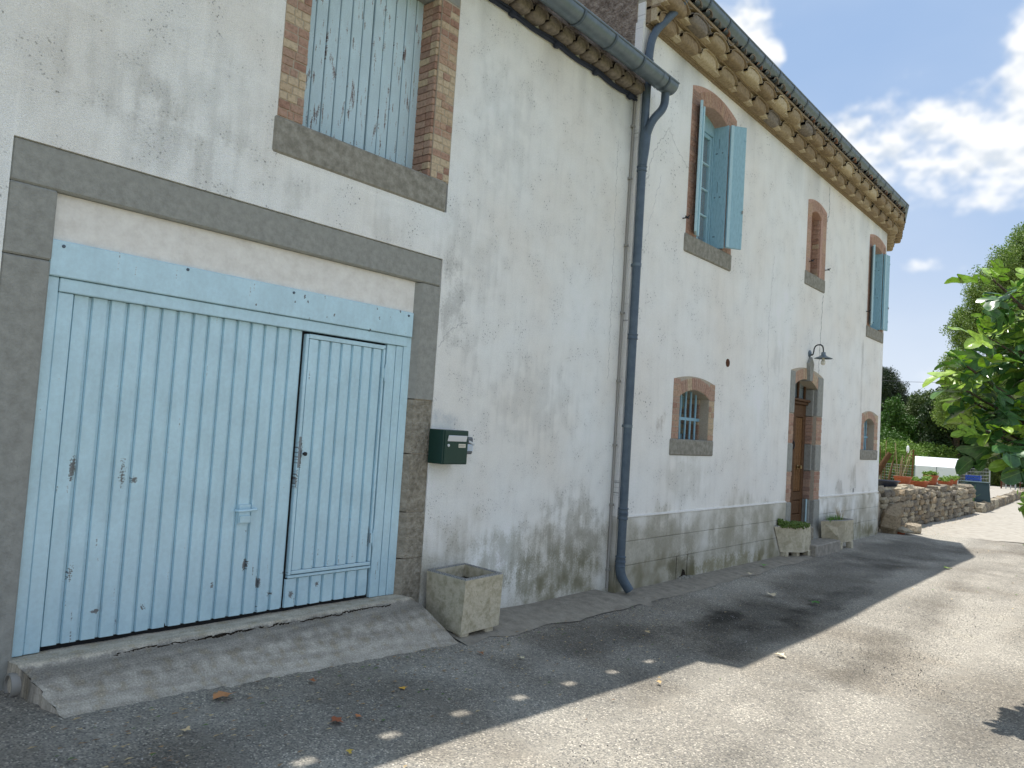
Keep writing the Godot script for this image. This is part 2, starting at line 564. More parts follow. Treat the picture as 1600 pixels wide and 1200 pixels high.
func make_materials() -> void:
	bump.fine = ntex(1, 0.09, 4, [], [])
	bump.med = ntex(2, 0.03, 4, [], [])
	bump.dents = ntex(4, 0.012, 3, [], [])
	bump.stone = ntex(6, 0.05, 5, [], [], 512)
	bump.gravel = ntex(3, 0.1, 1, [g(0.0), g(0.35), g(0.75), g(1.0)], [0.0, 0.4, 0.75, 1.0], 1024, FastNoiseLite.TYPE_CELLULAR)
	# facades
	var h1 := facade_map(1240, 1120, R1, 11, 0.85, [
		[4.12, 2.62, 0.17, 0.55, 0.60, 0.60, 0.58, 0.75, 0.95], [4.35, 2.2, 0.2, 0.3, 0.70, 0.70, 0.68, 0.5, 1.0], [4.3, 3.0, 0.6, 0.5, 0.74, 0.74, 0.72, 0.4, 0.9],
		[2.0, 3.4, 0.5, 0.55, 0.66, 0.65, 0.62, 0.28, 0.9], [1.5, 3.35, 0.45, 0.25, 0.64, 0.63, 0.60, 0.28, 0.95], [1.9, 3.1, 0.7, 0.35, 0.62, 0.61, 0.58, 0.28, 0.95],
		[5.2, 1.9, 0.8, 0.5, 0.72, 0.72, 0.70, 0.45, 0.85], [5.9, 0.7, 0.7, 0.5, 0.56, 0.55, 0.5, 0.6, 0.85], [4.9, 0.55, 0.5, 0.35, 0.52, 0.51, 0.43, 0.75, 0.8], [5.7, 0.35, 0.9, 0.3, 0.46, 0.45, 0.36, 0.75, 0.8],
		[2.7, 3.0, 0.2, 0.25, 0.55, 0.54, 0.51, 0.35, 0.9], [3.4, 3.05, 0.25, 0.2, 0.58, 0.57, 0.54, 0.3, 0.9], [4.12, 1.72, 0.2, 0.07, 0.62, 0.66, 0.70, 0.6, 0.8],
		[4.6, 4.2, 0.5, 0.8, 0.76, 0.77, 0.76, 0.35, 0.9], [1.2, 4.2, 0.5, 0.7, 0.74, 0.73, 0.69, 0.35, 0.85]], Vector3(0.975, 0.975, 0.955))
	line(h1, R1, [Vector2(4.0, 2.25), Vector2(4.12, 2.4), Vector2(4.3, 2.48)], g(0.7))
	line(h1, R1, [Vector2(2.2, 4.4), Vector2(2.4, 4.28), Vector2(2.6, 4.2)], g(0.6))
	line(h1, R1, [Vector2(6.3, 4.6), Vector2(6.33, 3.6), Vector2(6.36, 2.2)], g(0.62))
	M.render1 = mapped(h1, 21, 2.3, 0.05, 0.92, 0.5, "fine")
	var h2 := facade_map(1280, 832, R2, 31, 0.8, [
		[8.0, 1.2, 0.7, 0.35, 0.72, 0.71, 0.66, 0.5, 0.8], [7.35, 1.85, 0.17, 0.16, 0.58, 0.54, 0.49, 0.8, 1.0], [7.6, 0.55, 0.9, 0.4, 0.60, 0.58, 0.52, 0.6, 0.85], [9.6, 0.45, 1.3, 0.4, 0.62, 0.60, 0.53, 0.55, 0.9],
		[8.0, 0.15, 0.5, 0.3, 0.36, 0.35, 0.28, 0.8, 0.95], [9.3, 0.1, 1.4, 0.18, 0.42, 0.39, 0.22, 0.8, 0.85], [14.6, 2.9, 0.12, 1.0, 0.62, 0.60, 0.58, 0.6, 0.9], [14.3, 1.1, 0.3, 0.35, 0.60, 0.58, 0.53, 0.75, 0.95], [13.6, 0.95, 0.3, 0.2, 0.6, 0.58, 0.54, 0.7, 1.0],
		[14.6, 0.15, 1.3, 0.25, 0.40, 0.38, 0.24, 0.8, 0.8], [13.4, 0.5, 1.6, 0.35, 0.66, 0.65, 0.60, 0.5, 0.85], [10.6, 2.9, 0.4, 0.4, 0.7, 0.7, 0.68, 0.4, 1.0]], Vector3(0.985, 0.98, 0.96), 0.83)
	line(h2, R2, [Vector2(6.65, 3.9), Vector2(6.9, 4.7), Vector2(7.2, 5.05), Vector2(7.45, 4.85), Vector2(7.7, 4.75)], g(0.72))
	line(h2, R2, [Vector2(6.7, 3.3), Vector2(6.95, 4.1), Vector2(7.1, 4.5)], g(0.82))
	line(h2, R2, [Vector2(12.46, 5.9), Vector2(12.5, 5.5), Vector2(12.42, 5.3)], g(0.3), 2)
	line(h2, R2, [Vector2(12.36, 4.1), Vector2(12.32, 3.4), Vector2(12.3, 2.8)], g(0.36), 2)
	line(h2, R2, [Vector2(10.3, 4.3), Vector2(10.2, 3.2), Vector2(10.35, 1.9)], g(0.74))
	M.render2 = mapped(h2, 22, 2.3, 0.05, 0.92, 0.4, "fine")
	M.plaster = mottled(23, [c8(218, 214, 206), c8(230, 227, 220), c8(239, 237, 230)], [0.05, 0.5, 0.95], 0.7, 0.95, 0.2, "fine")
	M.gable = mottled(24, [c8(112, 100, 90), c8(140, 126, 113), c8(164, 150, 136), c8(190, 177, 162)], [0.05, 0.4, 0.65, 0.95], 0.9, 0.95, 3.0, "stone")
	M.grey_stone = mottled(25, [c8(140, 140, 134), c8(152, 153, 147), c8(164, 164, 158)], [0.1, 0.5, 0.9], 1.2, 0.92, 0.25, "fine")
	M.old_stone = mottled(26, [c8(118, 112, 98), c8(144, 138, 124), c8(160, 154, 140), c8(178, 172, 158)], [0.05, 0.4, 0.65, 0.95], 1.3, 0.95, 1.2, "stone")
	M.sill = mottled(27, [c8(122, 119, 109), c8(146, 143, 133), c8(168, 165, 155)], [0.05, 0.5, 0.95], 1.1, 0.93, 0.4, "fine")
	M.mortar = mottled(28, [c8(170, 159, 143), c8(200, 189, 171)], [0.1, 0.9], 4.0, 0.95, 0.3)
	M.bricks = []
	for q in [[190, 156, 137], [178, 142, 124], [198, 166, 143], [208, 186, 157], [216, 197, 168], [172, 143, 128], [192, 161, 142]]:
		var c := c8(q[0], q[1], q[2])
		M.bricks.append(mottled(40 + M.bricks.size(), [c.darkened(0.16), c, c.lightened(0.10)], [0.1, 0.5, 0.9], 3.1 + M.bricks.size() * 0.13, 0.92, 0.6, "fine", 0.03, 256))
	M.pink = mottled(50, [c8(176, 142, 128), c8(192, 158, 142), c8(202, 170, 156)], [0.1, 0.5, 0.9], 2.4, 0.92, 0.3)
	M.ochre = mottled(51, [c8(130, 114, 92), c8(160, 143, 116), c8(184, 168, 140)], [0.05, 0.5, 0.95], 1.9, 0.93, 0.3, "fine")
	M.ochre2 = mottled(52, [c8(120, 105, 86), c8(148, 130, 105), c8(170, 152, 126)], [0.05, 0.5, 0.95], 1.7, 0.93, 0.3, "fine")
	M.plaster_ochre = mottled(57, [c8(160, 144, 116), c8(192, 176, 146), c8(206, 194, 168)], [0.05, 0.5, 0.95], 1.9, 0.93, 0.3)
	M.drab = mottled(53, [c8(104, 97, 90), c8(134, 125, 115), c8(158, 148, 136)], [0.05, 0.5, 0.95], 1.9, 0.95, 0.3, "fine")
	M.tile = mottled(54, [c8(112, 86, 70), c8(152, 112, 90), c8(172, 134, 110), c8(156, 146, 128)], [0.1, 0.45, 0.7, 0.95], 2.0, 0.92, 0.5, "fine")
	# metals and paints
	M.zinc = mottled(55, [c8(104, 116, 124), c8(114, 126, 134), c8(124, 135, 142)], [0.1, 0.5, 0.9], 0.8, 0.42)
	M.zinc.metallic = 0.55
	M.zinc_dark = mottled(56, [c8(82, 94, 106), c8(90, 103, 115), c8(100, 113, 124)], [0.1, 0.5, 0.9], 0.8, 0.45)
	M.zinc_dark.metallic = 0.25
	var rd := Rect2(1.28, 0.36, 2.5, 2.14)
	M.door_rect = rd
	var chips := [[1.53, 1.32, 0.018, 0.07], [1.78, 1.27, 0.02, 0.10], [1.84, 1.25, 0.02, 0.02], [1.56, 0.78, 0.02, 0.05], [2.55, 0.93, 0.02, 0.02], [2.56, 0.72, 0.02, 0.035], [2.878, 1.42, 0.02, 0.12], [2.87, 1.24, 0.014, 0.09], [1.95, 0.55, 0.02, 0.03], [2.75, 0.52, 0.025, 0.03], [2.9, 0.5, 0.02, 0.03], [1.7, 0.56, 0.03, 0.012], [2.84, 0.64, 0.03, 0.02], [3.5, 0.82, 0.01, 0.08], [2.35, 0.62, 0.012, 0.02], [3.1, 0.54, 0.02, 0.02], [2.66, 0.6, 0.015, 0.03]]
	for q in 16: chips.append([rng.randf_range(2.45, 3.75), rng.randf_range(2.28, 2.5), 0.008, 0.013])
	var dm := paint_map(1024, 876, 61, c8(194, 226, 237), c8(118, 124, 128), -0.062, chips, rd, 0.95)
	M.door = mapped(dm, 62, 0.6, 0.03, 0.26, 0.12, "dents")
	M.door.metallic_specular = 0.62
	var rs := Rect2(2.6, 3.4, 1.3, 1.7)
	M.shutter_rect = rs
	M.shutter1 = mapped(paint_map(650, 850, 63, c8(204, 228, 237), c8(112, 96, 94), 0.085, [], rs, 4.3), 64, 2.0, 0.05, 0.6, 0.4, "fine")
	var blue := c8(160, 198, 212)
	M.blue = mottled(65, [blue.darkened(0.08), blue, blue.lightened(0.10)], [0.2, 0.55, 0.9], Vector3(3, 0.6, 3), 0.5, 0.25, "fine", 0.03)
	var pale := c8(182, 214, 224)
	M.pale_blue = mottled(66, [c8(140, 160, 168), pale, pale.lightened(0.1)], [0.05, 0.3, 0.9], Vector3(5, 1.0, 5), 0.55, 0.25, "fine", 0.03)
	M.bars = plain(c8(138, 178, 196), 0.5)
	M.wood = mottled(67, [c8(58, 38, 22), c8(100, 70, 42), c8(136, 100, 64), c8(156, 120, 82)], [0.15, 0.42, 0.62, 0.9], Vector3(9, 0.7, 9), 0.6, 0.35, "fine", 0.03)
	M.dark_wood = mottled(68, [c8(62, 44, 30), c8(98, 72, 50), c8(124, 94, 68)], [0.15, 0.5, 0.9], Vector3(8, 0.8, 8), 0.65, 0.3, "fine", 0.03)
	M.glass = plain(Color(0.75, 0.85, 0.9, 0.18), 0.04)
	M.glass.transparency = BaseMaterial3D.TRANSPARENCY_ALPHA
	M.dark = plain(c8(26, 26, 28), 0.95)
	M.iron = plain(c8(44, 44, 46), 0.6, 0.4)
	M.rust = mottled(69, [c8(70, 44, 32), c8(112, 72, 52)], [0.3, 0.7], 6.0, 0.9)
	M.green_box = plain(c8(20, 58, 50), 0.35)
	M.white_metal = plain(c8(214, 220, 226), 0.35, 0.3)
	M.cable = plain(c8(34, 42, 60), 0.7)
	M.pvc = plain(c8(152, 150, 144), 0.6)
	M.planter = mottled(75, [c8(150, 143, 120), c8(190, 182, 158), c8(208, 200, 180), c8(162, 156, 126)], [0.05, 0.45, 0.7, 0.95], 0.8, 0.95, 0.4, "fine")
	M.rim = mottled(79, [c8(78, 78, 76), c8(150, 150, 146), c8(186, 186, 182)], [0.25, 0.5, 0.8], 3.0, 0.95, 0.6, "fine", 0.04)
	M.soil = mottled(76, [c8(40, 34, 28), c8(70, 60, 48)], [0.3, 0.7], 4.0, 1.0, 1.5, "stone")
	M.concrete = mottled(77, [c8(124, 119, 110), c8(146, 141, 131), c8(160, 154, 143), c8(176, 169, 157)], [0.0, 0.35, 0.65, 1.0], 0.6, 0.95, 0.6, "fine")
	M.ramp_rect = Rect2(1.2, -0.15, 3.0, 0.85)
	M.ramp = mapped(ramp_map(900, 255, M.ramp_rect), 84, 1.4, 0.10, 0.95, 0.35, "stone")
	M.path = mottled(78, [c8(128, 122, 112), c8(146, 140, 128), c8(162, 155, 142)], [0.05, 0.5, 0.95], 0.7, 0.95, 0.6, "fine")
	M.paving = mottled(80, [c8(146, 141, 131), c8(162, 157, 146), c8(176, 171, 160)], [0.05, 0.5, 0.95], 0.35, 0.95, 0.5, "fine")
	# the lane: aggregate on all sides times its worn patches
	var lr := Rect2(-3, -0.7, 22, 10)
	M.lane_rect = lr
	M.lane = StandardMaterial3D.new()
	M.lane.albedo_texture = ntex(81, 0.15, 1, [c8(116, 117, 118), c8(146, 145, 142), c8(162, 160, 155), c8(180, 177, 171), c8(232, 228, 220)], [0.0, 0.3, 0.65, 0.93, 1.0], 1024, FastNoiseLite.TYPE_CELLULAR)
	M.lane.uv1_triplanar = true
	M.lane.uv1_world_triplanar = true
	M.lane.uv1_scale = Vector3.ONE * 0.83
	M.lane.roughness = 0.95
	M.lane.metallic_specular = 0.25
	M.lane.heightmap_enabled = true
	M.lane.heightmap_texture = bump.gravel
	M.lane.heightmap_scale = 0.22
	M.lane.detail_enabled = true
	M.lane.detail_blend_mode = BaseMaterial3D.BLEND_MODE_MUL
	M.lane.detail_uv_layer = BaseMaterial3D.DETAIL_UV_2
	M.lane.detail_albedo = ImageTexture.create_from_image(lane_map(1408, 640, lr))
	M.earth = mottled(82, [c8(96, 102, 58), c8(132, 132, 84), c8(160, 152, 116)], [0.2, 0.5, 0.85], 0.15, 1.0, 1.0, "stone")
	M.stones = []
	for q in [[160, 149, 129], [138, 128, 111], [176, 166, 144], [124, 117, 105], [150, 134, 109]]:
		var c := c8(q[0], q[1], q[2])
		M.stones.append(mottled(90 + M.stones.size(), [c.darkened(0.3), c, c.lightened(0.15)], [0.2, 0.5, 0.85], 2.1, 0.95, 1.4, "stone", 0.03, 256))
	M.pot = mottled(97, [c8(150, 84, 58), c8(184, 110, 80)], [0.3, 0.7], 3.0, 0.9)
	M.plastic_white = plain(c8(240, 244, 246), 0.5)
	M.plastic_white.backlight_enabled = true
	M.plastic_white.backlight = g(0.95)
	M.leafs = {}
	for q in [["pine", 46, 62, 40], ["bushy", 74, 110, 38], ["olive", 92, 108, 58], ["dark", 48, 72, 32], ["poplar", 128, 150, 78], ["vine", 122, 150, 66], ["herb", 84, 120, 50]]:
		var m := plain(c8(q[1], q[2], q[3]), 0.55)
		m.vertex_color_use_as_albedo = true
		m.backlight_enabled = true
		m.backlight = Color(0.5, 0.7, 0.3) * 0.75
		M.leafs[q[0]] = m
	M.bark = mottled(98, [c8(70, 60, 50), c8(112, 100, 86)], [0.3, 0.7], 3.0, 0.95, 1.2, "stone")

# ------------------------------------------------------------------ building pieces
var brick_mesh: Array = []

func make_brick_meshes() -> void:
	for k in 4:
		var mb := MB.new()
		mb.cbox(Transform3D(Basis.from_euler(Vector3(0, 0, rng.randf_range(-0.02, 0.02)))), Vector3(1, 1, 1), 0.035 + 0.012 * k)
		brick_mesh.append(mb.done())

func brick(parent: Node3D, c: Vector3, s: Vector3, mat: Material, turn := 0.0) -> void:
	var t := Transform3D(Basis(Vector3.BACK, turn + rng.randf_range(-0.006, 0.006)), c + Vector3(0, 0, rng.randf_range(-0.003, 0.003)))
	inst("brick", brick_mesh[rng.randi() % 4], mat, parent, t.scaled_local(s))

func pick(pal: Array) -> Material:
	return M.bricks[pal[rng.randi() % pal.size()]]

# courses of bricks between x0 and x1
func pier(parent: Node3D, x0: float, x1: float, y0: float, y1: float, zf: float, deep: float, course: float, pal: Array, nmin := 1, nmax := 2) -> void:
	var rows := maxi(1, roundi((y1 - y0) / course))
	var h := (y1 - y0) / rows
	var band := rng.randi() % pal.size()
	for r in rows:
		var count := rng.randi_range(nmin, nmax)
		if rng.randf() < 0.45: band = rng.randi() % pal.size()
		var cuts := [x0]
		for k in count - 1: cuts.append(x0 + (x1 - x0) * (k + 1.0 + rng.randf_range(-0.16, 0.16)) / count)
		cuts.append(x1)
		for k in count:
			var m: Material = M.bricks[pal[band]] if rng.randf() < 0.6 else pick(pal)
			brick(parent, Vector3((cuts[k] + cuts[k + 1]) / 2, y0 + h * (r + 0.5), zf - deep / 2), Vector3(cuts[k + 1] - cuts[k] - 0.005, h - 0.005, deep), m)

func arc(xc: float, ys: float, hw: float, rise: float, n := 12) -> Array:
	var R := (hw * hw + rise * rise) / (2 * rise)
	var pts := []
	var a := asin(clampf(hw / R, -1, 1))
	for k in n + 1:
		var t := lerpf(-a, a, float(k) / n)
		pts.append(Vector2(xc + R * sin(t), ys + rise - R + R * cos(t)))
	return pts

# an opening with a segmental brick arch: o = {x0,x1,i0,i1,y0,ys,rise,yt,ro}
func surround(parent: Node3D, o: Dictionary, deep: float, wall: Material, rect: Rect2, mat: Material) -> MeshInstance3D:
	var pts := PackedVector2Array([Vector2(o.x0, o.y0), Vector2(o.i0, o.y0)])
	for p in arc((o.i0 + o.i1) / 2, o.ys, (o.i1 - o.i0) / 2, o.rise): pts.append(p)
	pts.append(Vector2(o.i1, o.y0)); pts.append(Vector2(o.x1, o.y0))
	var top := arc((o.x0 + o.x1) / 2, o.yt, (o.x1 - o.x0) / 2, o.ro)
	for k in top.size(): pts.append(top[top.size() - 1 - k])
	var mb := MB.new()
	mb.prism(pts, Transform3D(Basis(), Vector3(0, 0, ZP - 0.002)), -deep)
	var s := part("surround", mb, mat, parent)
	# render above the arch, up to the square hole in the wall
	var fill := PackedVector2Array()
	for p in top: fill.append(p)
	fill.append(Vector2(o.x1, o.yt + o.ro + 0.002)); fill.append(Vector2(o.x0, o.yt + o.ro + 0.002))
	var fb := MB.new()
	fb.prism(fill, Transform3D(Basis(), Vector3(0, 0, ZP)), -0.2)
	part("wall_patch", fb.map_xy(rect), wall, parent)
	return s

func arch_bricks(parent: Node3D, o: Dictionary, n: int, deep: float, pal: Array) -> void:
	var hw: float = (o.i1 - o.i0) / 2
	var R: float = (hw * hw + o.rise * o.rise) / (2 * o.rise)
	var xc: float = (o.i0 + o.i1) / 2
	var yc: float = o.ys + o.rise - R
	var a := asin(clampf(hw / R, -1, 1))
	var thick: float = o.yt + o.ro - o.ys - o.rise - 0.01
	var w := 2 * a * R / n
	for k in n:
		var t := lerpf(-a, a, (k + 0.5) / n)
		brick(parent, Vector3(xc + (R + thick / 2) * sin(t), yc + (R + thick / 2) * cos(t), ZP + 0.004 - deep / 2), Vector3(w * (R + thick / 2) / R - 0.006, thick, deep), pick(pal), -t)

# a flat wall in the xy plane with square holes [x0, x1, y0, y1]
func holed_wall(mb: MB, x0: float, x1: float, y0: float, y1: float, z1: float, thick: float, holes: Array) -> void:
	var xs := [x0, x1]
	for h in holes:
		xs.append(h[0]); xs.append(h[1])
	xs.sort()
	for i in xs.size() - 1:
		var a: float = xs[i]
		var b: float = xs[i + 1]
		if b - a < 1e-4: continue
		var cuts := []
		for h in holes:
			if h[0] < (a + b) / 2 and h[1] > (a + b) / 2: cuts.append([h[2], h[3]])
		cuts.sort_custom(func(p, q): return p[0] < q[0])
		var y := y0
		for c in cuts:
			if c[0] > y: mb.box(Vector3(a, y, z1 - thick), Vector3(b, c[0], z1))
			y = c[1]
		if y < y1: mb.box(Vector3(a, y, z1 - thick), Vector3(b, y1, z1))

func rough_block(mb: MB, lo: Vector3, hi: Vector3, c: float) -> void:
	mb.cbox(Transform3D(Basis(), (lo + hi) / 2), hi - lo, c)

func at_place(x: float, y: float, z: float) -> Transform3D: return Transform3D(Basis(), Vector3(x, y, z))

func gutter(parent: Node3D, path: Array, r: float, mat: Material, brackets: Array, seams: Array) -> void:
	# path: centres; half-round trough with a rolled front bead, along +x turning at its middle points
	var mb := MB.new()
	for k in path.size() - 1:
		var a: Vector3 = path[k]
		var b: Vector3 = path[k + 1]
		for side in [1.0, 0.965]:
			mb.sheet(1, 14, func(u: float, w: float) -> Vector3:
				var p := a.lerp(b, u)
				var t := PI * w
				var out := Vector3(0, 0, 1)
				if path.size() > 2:
					var d := (b - a).normalized()
					out = Vector3(-d.z, 0, d.x)
					if (u > 0.5 and k == 0) or (u < 0.5 and k == 1): out = (Vector3(0, 0, 1) + Vector3(0.243, 0, 0.97)).normalized()
				return p + out * cos(t) * r * side + Vector3.DOWN * sin(t) * r * side)
	var bead := []
	for k in path.size():
		var out := Vector3(0, 0, 1) if k < 2 else Vector3(0.243, 0, 0.97)
		bead.append(path[k] + out * r + Vector3(0, 0.006, 0))
	mb.tube(bead, 0.011, 8)
	for e in [0, path.size() - 1]:
		var c: Vector3 = path[e]
		for k in 10:
			var t0 := PI * k / 10
			var t1 := PI * (k + 1) / 10
			mb.tri(c, c + Vector3(0, -sin(t0), cos(t0)) * r, c + Vector3(0, -sin(t1), cos(t1)) * r)
	part("gutter", mb, mat, parent)
	for x in brackets:
		var bb := MB.new()
		bb.sheet(1, 12, func(u: float, w: float) -> Vector3:
			var t := PI * w
			return Vector3(x + (u - 0.5) * 0.03, path[0].y - sin(t) * (r + 0.007), path[0].z + cos(t) * (r + 0.007)))
		bb.obox(at_place(x, path[0].y + 0.012, path[0].z), Vector3(0.028, 0.006, r * 2))
		part("gutter_bracket", bb, M.zinc_dark, parent)
	for x in seams:
		var bb := MB.new()
		bb.sheet(1, 12, func(u: float, w: float) -> Vector3:
			var t := PI * w
			return Vector3(x + (u - 0.5) * 0.045, path[0].y - sin(t) * (r + 0.0035), path[0].z + cos(t) * (r + 0.0035)))
		part("gutter_joint", bb, mat, parent)

func garage_house() -> void:
	var h := thing("garage_house", "low white rendered garage wing with stone framed blue garage door", "house", Vector3(2.5, 0.2, 0))
	# the front wall, its hollow body and roof
	var mb := MB.new()
	holed_wall(mb, -3.0, 6.58, -0.3, 5.34, 0.0, 0.45, [[1.107, 3.986, -0.3, 2.922], [2.485, 3.988, 3.285, 5.10]])
	part("wall", mb.map_xy(R1), M.render1, h)
	mb = MB.new()
	mb.box(Vector3(-3.0, -0.3, -8.0), Vector3(-2.7, 5.6, -0.45))
	mb.box(Vector3(-3.0, -0.3, -8.3), Vector3(6.56, 5.6, -8.0))
	mb.box(Vector3(-2.7, 3.0, -8.0), Vector3(6.56, 3.15, -0.452))
	part("back_wall", mb.map_xy(R1), M.render1, h)
	# stone frame of the garage door
	mb = MB.new()
	rough_block(mb, Vector3(1.107, -0.1, -0.4), Vector3(1.32, 2.352, -0.006), 0.010)
	part("jamb_stone", mb, M.grey_stone, h)
	mb = MB.new()
	rough_block(mb, Vector3(1.107, 2.355, -0.4), Vector3(1.321, 2.706, -0.004), 0.008)
	part("jamb_stone", mb, M.grey_stone, h)
	mb = MB.new()
	rough_block(mb, Vector3(1.107, 2.708, -0.4), Vector3(3.986, 2.921, -0.006), 0.010)
	part("lintel", mb, M.grey_stone, h)
	var cuts := [0.05, 0.655, 0.995, 1.425, 1.83, 2.706]
	for k in cuts.size() - 1:
		var q := PackedVector2Array([Vector2(3.985, -0.006), Vector2(3.80, -0.004), Vector2(3.745, -0.06), Vector2(3.735, -0.4), Vector2(3.985, -0.4)])
		var off := rng.randf_range(-0.004, 0.004)
		mb = MB.new()
		# plan drawn in x and z, raised along y
		mb.prism(PackedVector2Array([Vector2(3.985, 0.008 - off), Vector2(3.80 + off, 0.006 - off), Vector2(3.748 - off, 0.06), Vector2(3.738, 0.4), Vector2(3.985, 0.4)]), Transform3D(Basis(Vector3.RIGHT, Vector3.FORWARD, Vector3.UP), Vector3(0, cuts[k] + 0.004, 0)), cuts[k + 1] - cuts[k] - 0.008)
		part("jamb_stone", mb, M.grey_stone if k == 4 else M.old_stone, h)
	mb = MB.new()
	mb.box(Vector3(3.81, 0.05, -0.39), Vector3(3.98, 2.70, -0.016))
	part("jamb_mortar", mb, M.mortar, h)
	mb = MB.new()
	mb.box(Vector3(1.322, 2.44, -0.3), Vector3(3.84, 2.706, -0.045))
	part("lintel_infill", mb, M.plaster, h)
	# the door
	var rd: Rect2 = M.door_rect
	mb = MB.new()
	mb.box(Vector3(1.30, 0.38, -0.14), Vector3(3.78, 2.42, -0.085))
	var door := part("garage_door", mb, M.dark, h)  # backing sheet coloured dark to paint shade into the gaps
	mb = MB.new()
	rough_block(mb, Vector3(1.318, 2.285, -0.08), Vector3(3.752, 2.468, -0.022), 0.005)
	part("header_board", mb.map_xy(rd), M.door, door)
	mb = MB.new()
	rough_block(mb, Vector3(1.378, 2.212, -0.08), Vector3(3.72, 2.282, -0.036), 0.004)
	part("top_rail", mb.map_xy(rd), M.door, door)
	for q in [[1.316, 1.376, -0.04], [1.379, 1.452, -0.047], [3.545, 3.625, -0.050], [3.629, 3.692, -0.047], [3.695, 3.765, -0.042]]:
		mb = MB.new()
		rough_block(mb, Vector3(q[0], 0.395, -0.09), Vector3(q[1], 2.284 if q[0] < 1.34 or q[0] > 3.69 else 2.21, q[2]), 0.004)
		part("door_frame", mb.map_xy(rd), M.door, door)
	var n0 := noise(90, 1.7, 3)
	var strip := func(called: String, x0: float, x1: float, y0: float, y1: float, z: float) -> void:
		var sb := MB.new()
		var prof := [Vector2(x0 + 0.0005, z - 0.018), Vector2(x0 + 0.004, z), Vector2(lerpf(x0, x1 - 0.021, 0.33), z), Vector2(lerpf(x0, x1 - 0.021, 0.66), z), Vector2(x1 - 0.021, z), Vector2(x1 - 0.014, z - 0.018), Vector2(x1 - 0.0005, z - 0.018)]
		var rows := maxi(4, int((y1 - y0) / 0.09))
		sb.sheet(prof.size() - 1, rows, func(u: float, w: float) -> Vector3:
			var p: Vector2 = prof[roundi(u * (prof.size() - 1))]
			var y := lerpf(y0, y1, w)
			var low := clampf(1.0 - (y - 0.38) / 0.45, 0.0, 1.0)
			return Vector3(p.x, y, p.y + n0.get_noise_3d(p.x * 2.2, y * 2.0, 0) * (0.0016 + 0.007 * low * low)), true)
		part(called, sb.map_xy(rd), M.door, door)
	for k in 15: strip.call("door_panel", 1.458 + k * 0.0925, 1.458 + (k + 1) * 0.0925, 0.418, 2.21, -0.064)
	for k in 7: strip.call("wicket_panel", 2.885 + k * 0.0895, 2.885 + (k + 1) * 0.0895, 0.655, 2.165, -0.054)
	for k in 7: strip.call("kick_panel", 2.855 + k * 0.0975, 2.855 + (k + 1) * 0.0975, 0.418, 0.600, -0.064)
	for q in [[2.862, 2.883, 0.625, 2.195, -0.052], [3.514, 3.532, 0.655, 2.18, -0.05], [2.884, 3.532, 2.168, 2.198, -0.05], [2.864, 3.54, 0.604, 0.622, -0.054], [2.884, 3.532, 0.629, 0.652, -0.05]]:
		mb = MB.new()
		rough_block(mb, Vector3(q[0], q[2], -0.09), Vector3(q[1], q[3], q[4]), 0.003)
		part("wicket_frame", mb.map_xy(rd), M.door, door)
	for y in [2.0, 0.82]:
		mb = MB.new()
		mb.tube([Vector3(3.536, y - 0.06, -0.042), Vector3(3.536, y + 0.06, -0.042)], 0.008, 8)
		mb.obox(at_place(3.522, y, -0.046), Vector3(0.03, 0.07, 0.004))
		part("hinge", mb.map_xy(rd), M.door, door)
	mb = MB.new()
	mb.obox(at_place(2.875, 1.42, -0.0525), Vector3(0.016, 0.20, 0.004))
	var plate := part("lock_plate", mb, plain(c8(134, 140, 144), 0.5, 0.3), door)
	mb = MB.new()
	mb.lathe([Vector2(0.006, 0), Vector2(0.006, 0.014), Vector2(0.013, 0.02), Vector2(0.013, 0.032), Vector2(0, 0.037)], Transform3D(Basis(Vector3.RIGHT, PI / 2), Vector3(2.905, 1.41, -0.056)), 12)
	part("lock_knob", mb, M.iron, door)
	mb = MB.new()
	mb.obox(at_place(2.52, 1.035, -0.058), Vector3(0.075, 0.115, 0.008))
	mb.tube([Vector3(2.462, 1.058, -0.058), Vector3(2.462, 1.058, -0.026), Vector3(2.468, 1.058, -0.02), Vector3(2.578, 1.064, -0.02), Vector3(2.584, 1.064, -0.026), Vector3(2.584, 1.064, -0.058)], 0.0085, 8)
	mb.obox(at_place(2.522, 1.005, -0.048), Vector3(0.07, 0.04, 0.012))
	part("door_handle", mb.map_xy(rd), M.door, door)
	for q in [[1.375, 2.44], [2.02, 2.45], [2.72, 2.44], [3.70, 2.44]]:
		mb = MB.new()
		mb.lathe([Vector2(0.009, 0), Vector2(0.008, 0.005), Vector2(0, 0.006)], Transform3D(Basis(Vector3.RIGHT, PI / 2), Vector3(q[0], q[1], -0.022)), 10)
		part("bolt", mb, M.zinc_dark, door)
	# the shuttered loft opening
	mb = MB.new()
	rough_block(mb, Vector3(2.470, 3.283, -0.4), Vector3(3.972, 3.515, 0.012), 0.012)
	part("window_sill", mb, M.sill, h)
	mb = MB.new()
	mb.box(Vector3(2.485, 3.51, -0.4), Vector3(2.667, 5.10, -0.001))
	var left := part("surround", mb, M.mortar, h)
	mb = MB.new()
	mb.box(Vector3(3.80, 3.51, -0.4), Vector3(3.988, 5.10, -0.001))
	var sur := part("surround", mb, M.mortar, h)
	pier(left, 2.487, 2.672, 3.517, 4.90, 0.004, 0.12, 0.056, [0, 1, 3, 4, 6, 4], 2, 3)
	pier(sur, 3.80, 3.986, 3.517, 4.90, 0.004, 0.10, 0.056, [0, 1, 2, 3, 4, 0], 2, 3)
